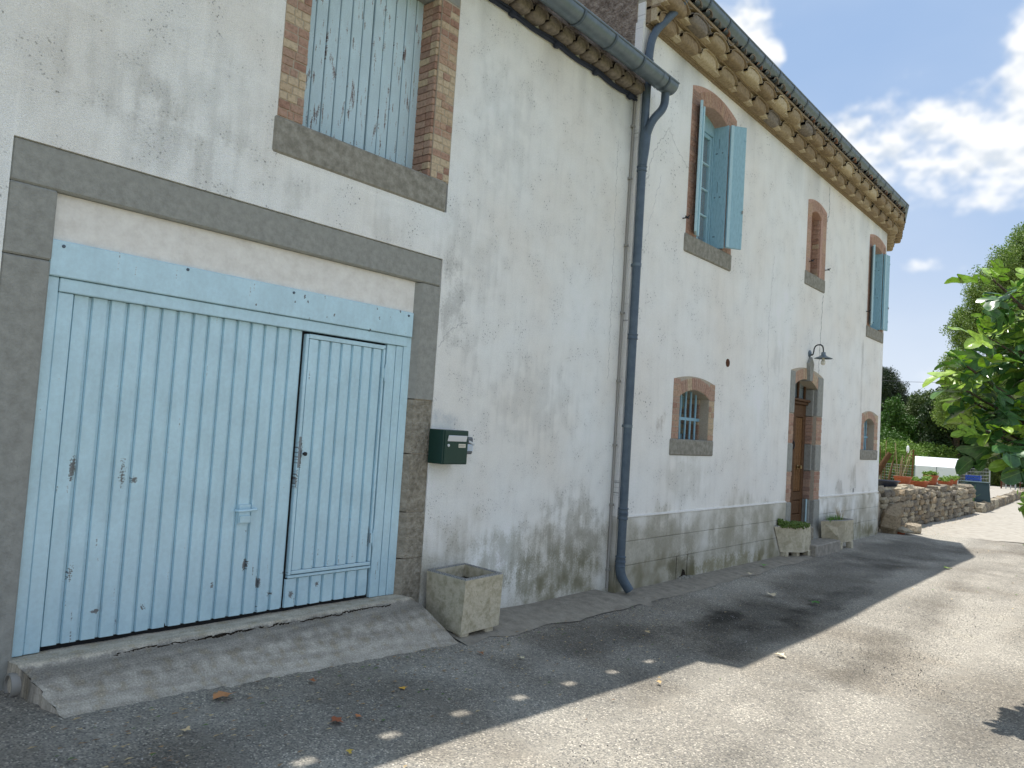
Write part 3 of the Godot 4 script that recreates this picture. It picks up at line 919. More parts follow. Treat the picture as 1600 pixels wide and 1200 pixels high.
	for k in 25:
		var y := 3.517 + 0.0553 * (k + 0.5)
		brick(sur, Vector3(3.787, y, -0.045), Vector3(0.026, 0.049, 0.07), pick([0, 1, 3, 6]))
		brick(sur, Vector3(3.792, y, -0.147), Vector3(0.036, 0.049, 0.125), pick([1, 5, 0, 3, 6]))
	mb = MB.new()
	rough_block(mb, Vector3(2.487, 4.905, -0.4), Vector3(3.986, 5.10, 0.004), 0.01)
	part("window_lintel", mb, M.grey_stone, h)
	var rs: Rect2 = M.shutter_rect
	mb = MB.new()
	mb.box(Vector3(2.66, 3.5, -0.245), Vector3(3.83, 4.93, -0.222))
	var shut := part("shutter", mb, M.dark, h)  # dark backing sheet paints the shade between the planks
	var edges := [2.655, 2.735, 2.833, 2.93, 3.027, 3.127, 3.222, 3.318, 3.416, 3.515, 3.612, 3.71, 3.80]
	for k in 12:
		mb = MB.new()
		var gap := 0.014 if k == 6 else 0.007
		rough_block(mb, Vector3(edges[k] + 0.002, 3.512 + rng.randf_range(0, 0.012), -0.22), Vector3(edges[k + 1] - gap, 4.92, -0.190 + rng.randf_range(-0.003, 0.003)), 0.004)
		part("plank", mb.map_xy(rs), M.shutter1, shut)
	# eaves: one row of mortared tile ends, the tiles above them and the gutter
	mb = MB.new()
	mb.box(Vector3(-3.0, 5.285, -0.3), Vector3(6.56, 5.318, 0.122))
	part("eave_slab", mb, M.drab, h)
	var tiles := genoise_meshes(0.2, 0.115, 0.118)
	for k in 46:
		inst("genoise_tile", tiles[k % 3], M.drab, h, at_place(6.46 - k * 0.2045, 5.175, 0.0))
	var slots := [0, 2, 4, 6, 8, 10]
	var cover := MB.new()
	cover.barrel(Vector3.ZERO, 0.074, 0.062, 0.42, 0.014, 7)
	var cm := cover.done()
	var chan := MB.new()
	chan.barrel(Vector3.ZERO, 0.085, 0.055, 0.42, 0.014, 7)
	var chm := chan.done()
	var slope := Basis(Vector3.RIGHT, 0.29)
	for k in 38:
		var x := 6.42 - k * 0.25
		inst("eave_tile", cm, M.tile, h, Transform3D(slope * Basis(Vector3.BACK, rng.randf_range(-0.03, 0.03)), Vector3(x, 5.505, -0.175 + rng.randf_range(-0.012, 0.02))))
		# upturned channel tiles; every other one is set back to let spots of sun through
		var back := 0.145 if k % 2 == 1 else 0.0
		inst("channel_tile", chm, M.tile, h, Transform3D(slope * Basis(Vector3.BACK, PI), Vector3(x - 0.125, 5.475 + back * 0.3, -0.20 - back)))
	mb = MB.new()
	mb.prism(PackedVector2Array([Vector2(-3.1, 5.325), Vector2(6.56, 5.325), Vector2(6.56, 5.365), Vector2(-3.1, 5.365)]), Transform3D(Basis(Vector3.RIGHT, Vector3(0, 1, 0), Vector3(0, -0.286, 0.958)), Vector3(0, 0, 0.0)), -8.5)
	part("roof", mb, M.tile, h)
	mb = MB.new()
	for k in 39: 
		for s in 10:
			mb.barrel(Vector3(6.42 - k * 0.25, 5.505 + 0.19 + s * 0.213, -0.175 - 0.68 - s * 0.72), 0.082, 0.062, 0.75, 0.014, 5)
	var rt := part("roof_tiles", mb, M.tile, h, "stuff")
	var br := []
	for k in 19: br.append(6.62 - k * 0.5)
	gutter(h, [Vector3(-3.1, 5.315, 0.277), Vector3(6.80, 5.315, 0.277)], 0.10, M.zinc, br, [6.52, 4.52, 2.5, 0.5])

# tile ends packed with mortar; three that differ a little
func genoise_meshes(pitch: float, high: float, deep: float) -> Array:
	var out := []
	for k in 3:
		var mb := MB.new()
		var e := 0.42 + 0.06 * k
		mb.pillow(Vector3(0, high * 0.48, deep * 0.45), Vector3(pitch * 0.468, high * (0.50 + 0.02 * k), deep * (0.56 + 0.02 * k)), e, 16, 8)
		mb.barrel(Vector3(0, high * 0.30, -0.02), pitch * 0.49, high * 0.74, deep + 0.025 + 0.006 * k, 0.013, 8)
		out.append(mb.done())
	return out

func tall_house() -> void:
	var h := thing("tall_house", "taller white rendered house with arched windows and ochre tiled eaves", "house", Vector3(11.0, 0, 0))
	var A := {"x0": 7.69, "x1": 8.90, "i0": 7.96, "i1": 8.66, "y0": 4.0, "ys": 5.56, "rise": 0.10, "yt": 5.735, "ro": 0.11}
	var N := {"x0": 11.53, "x1": 12.41, "i0": 11.72, "i1": 12.15, "y0": 4.335, "ys": 5.27, "rise": 0.07, "yt": 5.44, "ro": 0.075}
	var C := {"x0": 14.78, "x1": 15.87, "i0": 15.0, "i1": 15.64, "y0": 3.95, "ys": 5.45, "rise": 0.09, "yt": 5.66, "ro": 0.08}
	var L := {"x0": 7.60, "x1": 8.648, "i0": 7.77, "i1": 8.50, "y0": 1.65, "ys": 2.14, "rise": 0.09, "yt": 2.325, "ro": 0.06}
	var S := {"x0": 14.70, "x1": 15.76, "i0": 14.87, "i1": 15.53, "y0": 1.65, "ys": 2.14, "rise": 0.10, "yt": 2.31, "ro": 0.07}
	var D := {"x0": 11.115, "x1": 12.545, "i0": 11.30, "i1": 12.30, "y0": 0.2, "ys": 2.56, "rise": 0.12, "yt": 2.765, "ro": 0.09}
	var holes := []
	for o in [A, N, C, L, S]: holes.append([o.x0, o.x1, o.y0 - (0.21 if o.y0 > 3.9 else 0.187), o.yt + o.ro])
	holes.append([D.x0, D.x1, -0.3, D.yt + D.ro])
	var mb := MB.new()
	holed_wall(mb, 6.58, 15.93, -0.3, 6.42, ZP, 0.42, holes)
	# beyond the blunt right-hand corner the wall turns away
	var dv := Vector3(0.9613, 0, -0.2756)
	var k0 := Vector3(15.93, 0, ZP)
	var k1 := k0 + dv * 1.8
	mb.prism(PackedVector2Array([Vector2(15.93, -ZP), Vector2(k1.x, -k1.z), Vector2(k1.x - 0.12, -k1.z + 0.42), Vector2(15.93, -ZP + 0.42)]), Transform3D(Basis(Vector3.RIGHT, Vector3.FORWARD, Vector3.UP), Vector3(0, -0.3, 0)), 6.72)
	part("wall", mb.map_xy(R2), M.render2, h)
	# the bare gable above the garage wing, whitewashed at the corner
	mb = MB.new()
	mb.prism(PackedVector2Array([Vector2(0.36, -0.3), Vector2(0.36, 6.42), Vector2(4.4, 7.7), Vector2(8.3, 6.4), Vector2(8.3, -0.3)]), Transform3D(Basis(Vector3.FORWARD, Vector3.UP, Vector3.RIGHT), Vector3(6.58, 0, 0)), 0.4)
	mb.box(Vector3(6.566, 5.2, -0.362), Vector3(6.98, 6.45, -0.03))
	part("gable", mb, M.gable, h)
	mb = MB.new()
	mb.box(Vector3(6.562, 5.2, -0.035), Vector3(6.581, 5.985, ZP - 0.003))
	part("corner_render", mb.map_xy(R2), M.render2, h)
	mb = MB.new()
	mb.box(Vector3(6.98, -0.3, -8.3), Vector3(17.0, 6.4, -8.0))
	mb.prism(PackedVector2Array([Vector2(k1.x, -k1.z), Vector2(17.0, 8.3), Vector2(16.6, 8.3), Vector2(k1.x - 0.4, -k1.z + 0.42)]), Transform3D(Basis(Vector3.RIGHT, Vector3.FORWARD, Vector3.UP), Vector3(0, -0.3, 0)), 6.7)
	mb.box(Vector3(6.98, 3.0, -8.0), Vector3(15.9, 3.15, -0.37))
	part("back_wall", mb.map_xy(R2), M.render2, h)
	# plinth of scored blocks
	var rows := [-0.15, 0.045, 0.325, 0.572, 0.815]
	for r in 4:
		for q in [[6.59, 11.11], [12.55, 15.94]]:
			var x: float = q[0]
			while x < q[1] - 0.01:
				var x2 := minf(q[1], x + 0.75 + 0.25 * ((r * 7 + int(x * 3)) % 3))
				if q[1] - x2 < 0.3: x2 = q[1]
				if r == 1 and x < 8.1 and x2 > 8.1: x2 = 8.12   # the weep slot
				mb = MB.new()
				mb.cbox(Transform3D(Basis(), Vector3((x + x2) / 2, (rows[r] + rows[r + 1]) / 2, ZP)), Vector3(x2 - x - (0.0015 if not (r == 1 and absf(x2 - 8.12) < 0.01) else 0.05), rows[r + 1] - rows[r] - 0.004, 0.034), 0.004)
				part("plinth_block", mb.map_xy(R2), M.render2, h)
				x = x2
	mb = MB.new()
	mb.prism(PackedVector2Array([Vector2(-ZP + 0.01, 0.816), Vector2(-ZP - 0.022, 0.816), Vector2(-ZP - 0.022, 0.826), Vector2(-ZP + 0.01, 0.842)]), Transform3D(Basis(Vector3.FORWARD, Vector3.UP, Vector3.RIGHT), Vector3(6.59, 0, 0)), 4.52)
	mb.prism(PackedVector2Array([Vector2(-ZP + 0.01, 0.846), Vector2(-ZP - 0.022, 0.846), Vector2(-ZP - 0.022, 0.856), Vector2(-ZP + 0.01, 0.872)]), Transform3D(Basis(Vector3.FORWARD, Vector3.UP, Vector3.RIGHT), Vector3(12.55, 0, 0)), 3.38)
	part("plinth_ledge", mb, M.plaster, h)
	mb = MB.new()
	mb.prism(PackedVector2Array([Vector2(7.86, -0.1), Vector2(7.88, 0.07), Vector2(7.93, 0.09), Vector2(7.97, 0.10), Vector2(8.0, 0.17), Vector2(8.04, 0.15), Vector2(8.07, 0.10), Vector2(8.13, 0.06), Vector2(8.18, -0.1)]), Transform3D(Basis(), Vector3(0, 0, ZP + 0.012)), 0.010)
	part("broken_render", mb, M.soil, h)
	for k in 7:
		mb = MB.new()
		mb.pillow(Vector3(7.9 + k * 0.04, gh(8, 0.1) + 0.02, ZP + 0.03 + 0.02 * (k % 3)), Vector3(0.028, 0.02 + 0.012 * (k % 2), 0.024), 0.6, 7, 5)
		part("rubble", mb, M.sill, h)
	mb = MB.new()
	mb.box(Vector3(8.122, 0.06, ZP - 0.01), Vector3(8.168, 0.30, ZP + 0.003))
	part("weep_slot", mb, M.dark, h)
	# openings
	for o in [A, C]: big_window(h, o)
	for o in [L, S]: barred_window(h, o)
	# blind narrow window
	var s := surround(h, N, 0.42, M.render2, R2, M.pink)
	arch_bricks(s, N, 9, 0.13, [0, 6, 0])
	pier(s, N.x0 + 0.003, N.i0, N.y0, N.yt - 0.02, ZP + 0.002, 0.12, 0.22, [0, 6, 0, 2], 1, 1)
	pier(s, N.i1 + 0.09, N.x1 - 0.003, N.y0, N.yt - 0.02, ZP + 0.002, 0.12, 0.22, [0, 6, 0, 2], 1, 1)
	pier(s, N.i1 - 0.012, N.i1 + 0.09, N.y0, N.ys, ZP - 0.03, 0.10, 0.075, [0, 1, 3, 6], 1, 1)
	mb = MB.new()
	mb.box(Vector3(N.i0 - 0.05, N.y0 - 0.05, -0.36), Vector3(N.i1 + 0.05, N.ys + 0.12, -0.26))
	part("blocking", mb, M.ochre, s)
	for k in 17:
		var y: float = N.y0 + 0.062 * (k + 0.5)
		for i in 2:
			var w := 0.20
			brick(s, Vector3(N.i0 + 0.05 + w * i + (0.06 if k % 2 else 0.0), y, -0.245), Vector3(w - 0.01, 0.05, 0.05), pick([3, 4, 1] if k < 8 else [3, 4, 2]))
	sill(h, N, 0.208, 0.016)
	entrance(h, D)
	# eaves: two rows of tile ends, tile edges, gutter
	mb = MB.new()
	mb.box(Vector3(6.6, 6.115, -0.2), Vector3(15.95, 6.142, ZP + 0.165))
	mb.box(Vector3(6.6, 6.285, -0.2), Vector3(15.97, 6.315, ZP + 0.285))
	mb.box(Vector3(6.6, 5.945, -0.2), Vector3(15.94, 5.975, ZP + 0.03))
	mb.box(Vector3(6.6, 5.96, -0.2), Vector3(15.94, 6.29, ZP + 0.055))
	part("eave_slab", mb, M.ochre2, h)
	mb = MB.new()
	mb.box(Vector3(6.605, 5.976, ZP + 0.05), Vector3(15.935, 6.114, ZP + 0.125))
	mb.box(Vector3(6.605, 6.143, ZP + 0.05), Vector3(15.95, 6.284, ZP + 0.225))
	part("eave_mortar", mb, M.plaster_ochre, h)
	var turned := Basis(Vector3.UP, 0.279)
	var g1 := genoise_meshes(0.47, 0.145, 0.14)
	var g2 := genoise_meshes(0.47, 0.145, 0.20)
	for k in 20:
		for q in [[g1, 0.0, 5.972, ZP + 0.012], [g2, 0.0, 6.140, ZP + 0.07]]:
			var tone: Material = [M.ochre, M.ochre2, M.ochre, M.ochre, M.ochre2, M.drab, M.ochre, M.ochre2, M.plaster_ochre][rng.randi() % 9]
			var tt := Transform3D(Basis(Vector3.BACK, rng.randf_range(-0.03, 0.03)), Vector3(6.83 + k * 0.48 + rng.randf_range(-0.015, 0.015), q[2], q[3] + rng.randf_range(-0.008, 0.012)))
			inst("genoise_tile", q[0][rng.randi() % 3], tone, h, tt.scaled_local(Vector3(rng.randf_range(0.94, 1.02), rng.randf_range(0.92, 1.03), 1)))
	var g3 := genoise_meshes(0.2, 0.145, 0.16)
	for k in 7:
		var p := k0 + dv * (0.12 + k * 0.24)
		inst("genoise_tile", g3[k % 3], M.ochre, h, Transform3D(turned, p + Vector3(0, 5.972, 0)))
		inst("genoise_tile", g3[k % 3], M.ochre2, h, Transform3D(turned, p + Vector3(0.04, 6.14, 0.14)))
	mb = MB.new()
	for q in [[5.945, 5.975, 0.03], [6.115, 6.142, 0.165], [6.285, 6.315, 0.285]]:
		mb.obox(Transform3D(turned, k0 + dv * 0.93 + Vector3(0.2756, 0, 0.9613) * (q[2] / 2 - 0.1) + Vector3(0, (q[0] + q[1]) / 2, 0)), Vector3(1.78, q[1] - q[0], q[2] + 0.2))
	part("eave_slab", mb, M.ochre2, h)
	var cover := MB.new()
	cover.barrel(Vector3.ZERO, 0.085, 0.062, 0.42, 0.014, 7)
	var cm := cover.done()
	var slope := Basis(Vector3.RIGHT, 0.29)
	for k in 39:
		var x := 6.68 + k * 0.24
		inst("eave_tile", cm, M.tile if k % 4 == 1 else M.drab, h, Transform3D(slope * Basis(Vector3.BACK, rng.randf_range(-0.04, 0.04)), Vector3(x, 6.455, -0.045 + rng.randf_range(-0.015, 0.02))))
		inst("channel_tile", cm, M.drab, h, Transform3D(slope * Basis(Vector3.BACK, PI), Vector3(x + 0.12, 6.440, -0.055 + rng.randf_range(-0.015, 0.015))))
	for k in 7:
		var p := k0 + dv * (0.15 + k * 0.24) + Vector3(0.2756, 0, 0.9613) * -0.10
		inst("eave_tile", cm, M.tile, h, Transform3D(turned * slope, p + Vector3(0, 6.455, 0)))
	mb = MB.new()
	var e0 := Vector3(6.55, 6.345, 0.26)
	var e1 := Vector3(16.0, 6.345, 0.26)
	var e2 := k1 + Vector3(0.1, 6.345, 0.2)
	var r0 := Vector3(6.55, 7.65, -4.2)
	var r1 := Vector3(16.0, 7.65, -4.2)
	var b0 := Vector3(6.55, 6.4, -8.4)
	var b1 := Vector3(17.0, 6.4, -8.4)
	for up in [0.0, 0.05]:
		var u := Vector3(0, up, 0)
		mb.quad(e0 + u, e1 + u, r1 + u, r0 + u)
		mb.tri(e1 + u, e2 + u, r1 + u)
		mb.tri(e2 + u, b1 + u, r1 + u)
		mb.quad(r0 + u, r1 + u, b1 + u, b0 + u)
	var vv := Vector3(0, 0.05, 0)
	mb.quad(e0, e1, e1 + vv, e0 + vv); mb.quad(e1, e2, e2 + vv, e1 + vv); mb.quad(e2, b1, b1 + vv, e2 + vv); mb.quad(r0, e0, e0 + vv, r0 + vv); mb.quad(b0, r0, r0 + vv, b0 + vv)
	part("roof", mb, M.tile, h)
	mb = MB.new()
	for k in 39:
		for s2 in 6:
			mb.barrel(Vector3(6.68 + k * 0.24, 6.455 + 0.16 + s2 * 0.2, -0.045 - 0.6 - s2 * 0.68), 0.085, 0.062, 0.7, 0.014, 5)
	part("roof_tiles", mb, M.tile, h, "stuff")
	var br := []
	for k in 19: br.append(6.85 + k * 0.502)
	var ge := k1 + Vector3(0.2756, 0, 0.9613) * 0.240
	gutter(h, [Vector3(6.63, 6.475, 0.300), Vector3(15.99, 6.475, 0.300), Vector3(ge.x, 6.475, ge.z)], 0.115, M.zinc, br, [9.1, 11.6, 14.1])
	# iron hooks that hold shutters back, a rusty anchor
	for q in [[7.61, 4.15], [11.66, 4.50], [12.41, 4.51], [14.72, 4.2]]:
		mb = MB.new()
		mb.tube([Vector3(q[0], q[1], ZP - 0.01), Vector3(q[0], q[1], ZP + 0.06), Vector3(q[0] + 0.02, q[1] + 0.03, ZP + 0.075)], 0.007, 6)
		mb.obox(at_place(q[0], q[1] + 0.005, ZP + 0.055), Vector3(0.075, 0.02, 0.008))
		part("shutter_hook", mb, M.iron, h)
	mb = MB.new()
	mb.lathe([Vector2(0.055, -0.005), Vector2(0.05, 0.008), Vector2(0.02, 0.014), Vector2(0, 0.014)], Transform3D(Basis(Vector3.RIGHT, PI / 2), Vector3(8.96, 2.64, ZP)), 12)
	part("wall_anchor", mb, M.rust, h)
	mb = MB.new()
	mb.box(Vector3(14.33, 0.88, ZP - 0.004), Vector3(14.365, 0.95, ZP + 0.004))
	part("vent", mb, M.dark, h)

func sill(h: Node3D, o: Dictionary, high: float, proud: float) -> void:
	var mb := MB.new()
	mb.cbox(Transform3D(Basis(), Vector3((o.x0 + o.x1) / 2 - 0.015, o.y0 - high / 2, ZP + proud - 0.2)), Vector3(o.x1 - o.x0 + 0.02, high, 0.4), 0.012)
	part("window_sill", mb, M.sill, h)

func casement(h: Node3D, o: Dictionary, z: float) -> void:
	var w: float = o.i1 - o.i0
	var top: float = o.ys + o.rise + 0.02
	var mb := MB.new()
	for x in [o.i0 - 0.01, o.i1 - 0.045]: rough_block(mb, Vector3(x, o.y0, z - 0.06), Vector3(x + 0.055, top, z + 0.01), 0.006)
	rough_block(mb, Vector3(o.i0, o.ys - 0.10, z - 0.06), Vector3(o.i1, top, z + 0.012), 0.006)
	rough_block(mb, Vector3(o.i0, o.y0 - 0.01, z - 0.06), Vector3(o.i1, o.y0 + 0.06, z + 0.012), 0.006)
	var f := part("window", mb, M.blue, h)
	mb = MB.new()
	for s in 2:
		var a: float = o.i0 + 0.045 + s * (w - 0.09) / 2
		var b := a + (w - 0.09) / 2 - 0.003
		for x in [a, b - 0.045]: rough_block(mb, Vector3(x, o.y0 + 0.06, z - 0.05), Vector3(x + 0.045, o.ys - 0.10, z - 0.006), 0.005)
		for y in [o.y0 + 0.06, o.ys - 0.15]: rough_block(mb, Vector3(a + 0.04, y, z - 0.049), Vector3(b - 0.04, y + 0.05, z - 0.007), 0.005)
	part("window_frame", mb, M.blue, f)
	var n := 4 if o.y0 > 3 else 2
	var ph: float = (o.ys - 0.15 - o.y0 - 0.11) / n
	for k in n - 1:
		mb = MB.new()
		rough_block(mb, Vector3(o.i0 + 0.08, o.y0 + 0.11 + ph * (k + 1) - 0.011, z - 0.045), Vector3(o.i1 - 0.08, o.y0 + 0.11 + ph * (k + 1) + 0.011, z - 0.012), 0.004)
		part("glazing_bar", mb, M.pale_blue, f)
	for s in 2:
		for k in n:
			mb = MB.new()
			var a: float = o.i0 + 0.085 + s * (w - 0.09) / 2
			mb.box(Vector3(a, o.y0 + 0.11 + ph * k + 0.008, z - 0.034), Vector3(a + (w - 0.09) / 2 - 0.08, o.y0 + 0.11 + ph * (k + 1) - 0.008, z - 0.031))
			part("pane", mb, M.glass, f)

func big_window(h: Node3D, o: Dictionary) -> void:
	var s := surround(h, o, 0.42, M.render2, R2, M.pink)
	arch_bricks(s, o, 19, 0.13, [0, 6, 2, 0])
	pier(s, o.x0 + 0.003, o.i0, o.y0, o.yt - 0.03, ZP + 0.003, 0.14, 0.062, [1, 5, 0, 1], 1, 2)
	pier(s, o.i1, o.x1 - 0.003, o.y0, o.yt - 0.03, ZP + 0.003, 0.14, 0.062, [1, 5, 0, 6], 1, 2)
	sill(h, o, 0.208, 0.02)
	casement(h, o, -0.12)
	# folding shutter leaves: the first panel stands square to the wall, the second is folded outwards
	for sd in [1, -1]:
		var f := float(sd)
		var hinge := Vector3(o.i1 - 0.022 if sd > 0 else o.i0 + 0.022, o.y0 + 0.03, -0.11)
		var tall: float = o.ys - o.y0 - 0.005
		var d1 := Vector3(0.02 * f, 0, 1).normalized()
		var yaw := 127.0 if o.x0 < 12 else 100.0
		var d2 := Vector3(sin(deg_to_rad(yaw)) * f, 0, -cos(deg_to_rad(yaw))) if sd > 0 else Vector3(-0.888, 0, 0.459)
		var mid := hinge + d1 * (0.195 if sd > 0 else 0.165)
		var frame_of := func(d: Vector3) -> Basis: return Basis(d, Vector3.UP, d.cross(Vector3.UP))
		var n1 := Vector3(-f, 0, 0)
		var n2: Vector3 = Vector3(-d2.z, 0, d2.x)
		var mat: Material = M.blue if sd > 0 else M.pale_blue
		var mb := MB.new()
		mb.cbox(Transform3D(frame_of.call(d1), hinge + d1 * 0.095 + Vector3(0, tall / 2, 0)), Vector3(0.188, tall, 0.028), 0.005)
		var leaf := part("shutter", mb, mat, h)
		mb = MB.new()
		mb.cbox(Transform3D(frame_of.call(d2), mid + d2 * 0.112 + n2 * 0.018 + Vector3(0, tall / 2 - 0.004, 0)), Vector3(0.215, tall - 0.012, 0.032), 0.006)
		part("shutter_panel", mb, mat, leaf)
		mb = MB.new()
		mb.cbox(Transform3D(frame_of.call(d2), mid + d2 * 0.024 + n2 * 0.040 + Vector3(0, tall / 2, 0)), Vector3(0.042, tall - 0.02, 0.012), 0.004)
		part("bright_edge_strip", mb, M.pale_blue, leaf)  # paler strip paints in the panel edge catching light
		for y in [0.12, 0.5, 0.88]:
			mb = MB.new()
			if sd > 0: mb.cbox(Transform3D(frame_of.call(d2), mid + d2 * 0.205 + n2 * 0.04 + Vector3(0, tall * (y - 0.2 if y == 0.5 else y), 0)), Vector3(0.016, 0.04, 0.016) if y == 0.5 else Vector3(0.02, 0.02, 0.01), 0.004)
			else: mb.cbox(Transform3D(frame_of.call(d2), mid + d2 * 0.02 + n2 * 0.045 + Vector3(0, tall * y, 0)), Vector3(0.03, 0.08, 0.012), 0.004)
			part("strap_hinge", mb, M.pvc if y == 0.5 else M.blue, leaf)
		for q in [[0.40, 0.86, 0.006, 0.12], [0.40, 0.50, 0.006, 0.14], [0.25, 0.78, 0.03, 0.014], [0.66, 0.78, 0.02, 0.012], [0.25, 0.42, 0.02, 0.012], [0.6, 0.42, 0.02, 0.014], [0.3, 0.10, 0.03, 0.012]]:
			mb = MB.new()
			mb.cbox(Transform3D(frame_of.call(d1), hinge + d1 * 0.188 * q[0] + Vector3(0, tall * q[1], 0) + n1 * 0.0142), Vector3(q[2], q[3], 0.0016), 0.0006)
			part("rail_mark", mb, M.zinc_dark, leaf)

func barred_window(h: Node3D, o: Dictionary) -> void:
	var s := surround(h, o, 0.42, M.render2, R2, M.mortar)
	arch_bricks(s, o, 16, 0.13, [0, 3, 2, 6])
	var pal := [0, 3, 2, 6, 1, 2]
	pier(s, o.x0 + 0.003, o.i0 - 0.003, o.y0, o.yt + 0.01, ZP + 0.004, 0.13, 0.066, pal, 1, 2)
	pier(s, o.i1 + 0.003, o.x1 - 0.003, o.y0, o.yt + 0.01, ZP + 0.004, 0.13, 0.066, pal, 1, 2)
	# the right reveal, in two steps
	for k in 8:
		var y: float = o.y0 + 0.0615 * (k + 0.5)
		brick(s, Vector3(o.i1 - 0.005, y, ZP - 0.2), Vector3(0.03, 0.055, 0.16), pick([5, 3, 1, 6]))
		brick(s, Vector3(o.i1 - 0.03, y, ZP - 0.34), Vector3(0.07, 0.055, 0.12), pick([5, 3, 1, 4]))
	sill(h, o, 0.185, 0.016)
	casement(h, o, -0.26)
	var gr := MB.new()
	gr.obox(at_place((o.i0 + o.i1) / 2, lerpf(o.y0, o.ys, 0.49), -0.06), Vector3(o.i1 - o.i0 + 0.02, 0.035, 0.012))
	var grille := part("window_grille", gr, M.bars, h)
	for k in 5:
		var x := lerpf(o.i0 + 0.05, o.i1 - 0.05, (k + 0.5) / 5.0)
		var b := MB.new()
		var bend := rng.randf_range(-0.012, 0.012)
		b.tube([Vector3(x, o.y0 - 0.01, -0.06), Vector3(x + bend, lerpf(o.y0, o.ys, 0.4), -0.06), Vector3(x - bend * 0.5, lerpf(o.y0, o.ys, 0.7), -0.06), Vector3(x, o.ys + 0.1, -0.06)], 0.0135, 8)
		part("bar", b, M.bars, grille)

func entrance(h: Node3D, o: Dictionary) -> void:
	var s := surround(h, o, 0.42, M.render2, R2, M.mortar)
	var mb := MB.new()
	# arch bricks with a stone keystone between them
	arch_bricks(s, o, 20, 0.14, [0, 3, 2, 6])
	mb.prism(PackedVector2Array([Vector2(11.80, 2.66), Vector2(11.90, 2.66), Vector2(11.945, 2.93), Vector2(11.85, 3.03), Vector2(11.755, 2.93)]), Transform3D(Basis(), Vector3(0, 0, ZP + 0.05)), -0.3)
	part("keystone", mb, M.grey_stone, s)
	# jambs: stone and brick by turns
	var ys := [0.0, 0.815, 1.263, 1.684, 2.127, 2.765]
	for k in 5:
		for q in [[o.x0, o.i0 + 0.004], [o.i1 - 0.004, o.x1]]:
			if k % 2 == 1:
				pier(s, q[0] + 0.003, q[1], ys[k] + 0.003, ys[k + 1] - 0.003, ZP + 0.006, 0.12, 0.064, [0, 2, 6, 1], 1, 2)
			else:
				mb = MB.new()
				rough_block(mb, Vector3(q[0] + 0.002, ys[k] + 0.003, ZP - 0.2), Vector3(q[1], ys[k + 1] - 0.003, ZP + (0.022 if k == 0 else 0.010)), 0.012)
				part("jamb_stone", mb, M.grey_stone, s)
		# inner step of the right jamb
		mb = MB.new()
		if k % 2 == 1: pier(s, o.i1 - 0.035, o.i1 - 0.003, ys[k] + 0.003, ys[k + 1] - 0.003, ZP - 0.055, 0.24, 0.064, [1, 5, 0, 6], 1, 1)
		else:
			rough_block(mb, Vector3(o.i1 - 0.04, ys[k] + 0.003, ZP - 0.34), Vector3(o.i1 - 0.002, minf(ys[k + 1], o.ys) - 0.003, ZP - 0.05), 0.008)
			part("jamb_stone", mb, M.grey_stone, s)
	mb = MB.new()
	mb.tube([Vector3(o.i1 - 0.055, 0.40, -0.03), Vector3(o.i1 - 0.055, 0.82, -0.03)], 0.014, 8)
	part("conduit", mb, M.pale_blue, s)
	# the leaf, its frame and the fanlight
	var z := -0.11
	mb = MB.new()
	mb.box(Vector3(o.i0, 0.40, z - 0.05), Vector3(o.i1 - 0.04, 2.30, z - 0.02))
	var d := part("door", mb, M.dark_wood, h)
	mb = MB.new()
	for q in [[o.i0, o.i0 + 0.10, 0.40, 2.30], [o.i1 - 0.14, o.i1 - 0.04, 0.40, 2.30], [o.i0 + 0.09, o.i1 - 0.13, 0.40, 0.58], [o.i0 + 0.09, o.i1 - 0.13, 0.80, 0.93], [o.i0 + 0.09, o.i1 - 0.13, 2.10, 2.30], [11.72, 11.84, 0.45, 2.25]]:
		rough_block(mb, Vector3(q[0], q[2], z - 0.03), Vector3(q[1], q[3], z + 0.012 + (0.004 if q[1] - q[0] < 0.2 else 0.0)), 0.01)
	part("door_frame", mb, M.dark_wood, d)
	for q in [[o.i0 + 0.11, 11.71], [11.85, o.i1 - 0.15]]:
		for k in 3:
			var w: float = (q[1] - q[0]) / 3
			mb = MB.new()
			rough_block(mb, Vector3(q[0] + w * k, 0.94, z - 0.02), Vector3(q[0] + w * (k + 1) - 0.004, 2.09, z + 0.005), 0.006)
			part("door_panel", mb, M.wood, d)
		mb = MB.new()
		rough_block(mb, Vector3(q[0], 0.59, z - 0.02), Vector3(q[1], 0.79, z + 0.006), 0.02)
		part("door_panel", mb, M.dark_wood, d)
	mb = MB.new()
	mb.lathe([Vector2(0.035, 0), Vector2(0.035, 0.006), Vector2(0.014, 0.012), Vector2(0.014, 0.035), Vector2(0.03, 0.045), Vector2(0.03, 0.06), Vector2(0, 0.066)], Transform3D(Basis(Vector3.RIGHT, PI / 2), Vector3(11.98, 1.32, z + 0.014)), 14)
	part("door_knob", mb, plain(c8(150, 130, 86), 0.35, 0.8), d)
	mb = MB.new()
	mb.tube([Vector3(11.70, 1.74, z + 0.02), Vector3(11.665, 1.70, z + 0.035), Vector3(11.66, 1.64, z + 0.04), Vector3(11.70, 1.60, z + 0.04), Vector3(11.74, 1.64, z + 0.04), Vector3(11.735, 1.70, z + 0.035), Vector3(11.70, 1.74, z + 0.02)], 0.011, 8)
	mb.obox(at_place(11.70, 1.75, z + 0.015), Vector3(0.05, 0.07, 0.012))
	part("knocker", mb, M.iron, d)
	mb = MB.new()
	rough_block(mb, Vector3(o.i0, 2.30, z - 0.06), Vector3(o.i1 - 0.04, 2.345, z + 0.05), 0.008)
	rough_block(mb, Vector3(o.i0, 2.346, z - 0.06), Vector3(o.i1 - 0.04, 2.385, z + 0.085), 0.012)
	part("transom", mb, M.dark_wood, d)
	mb = MB.new()
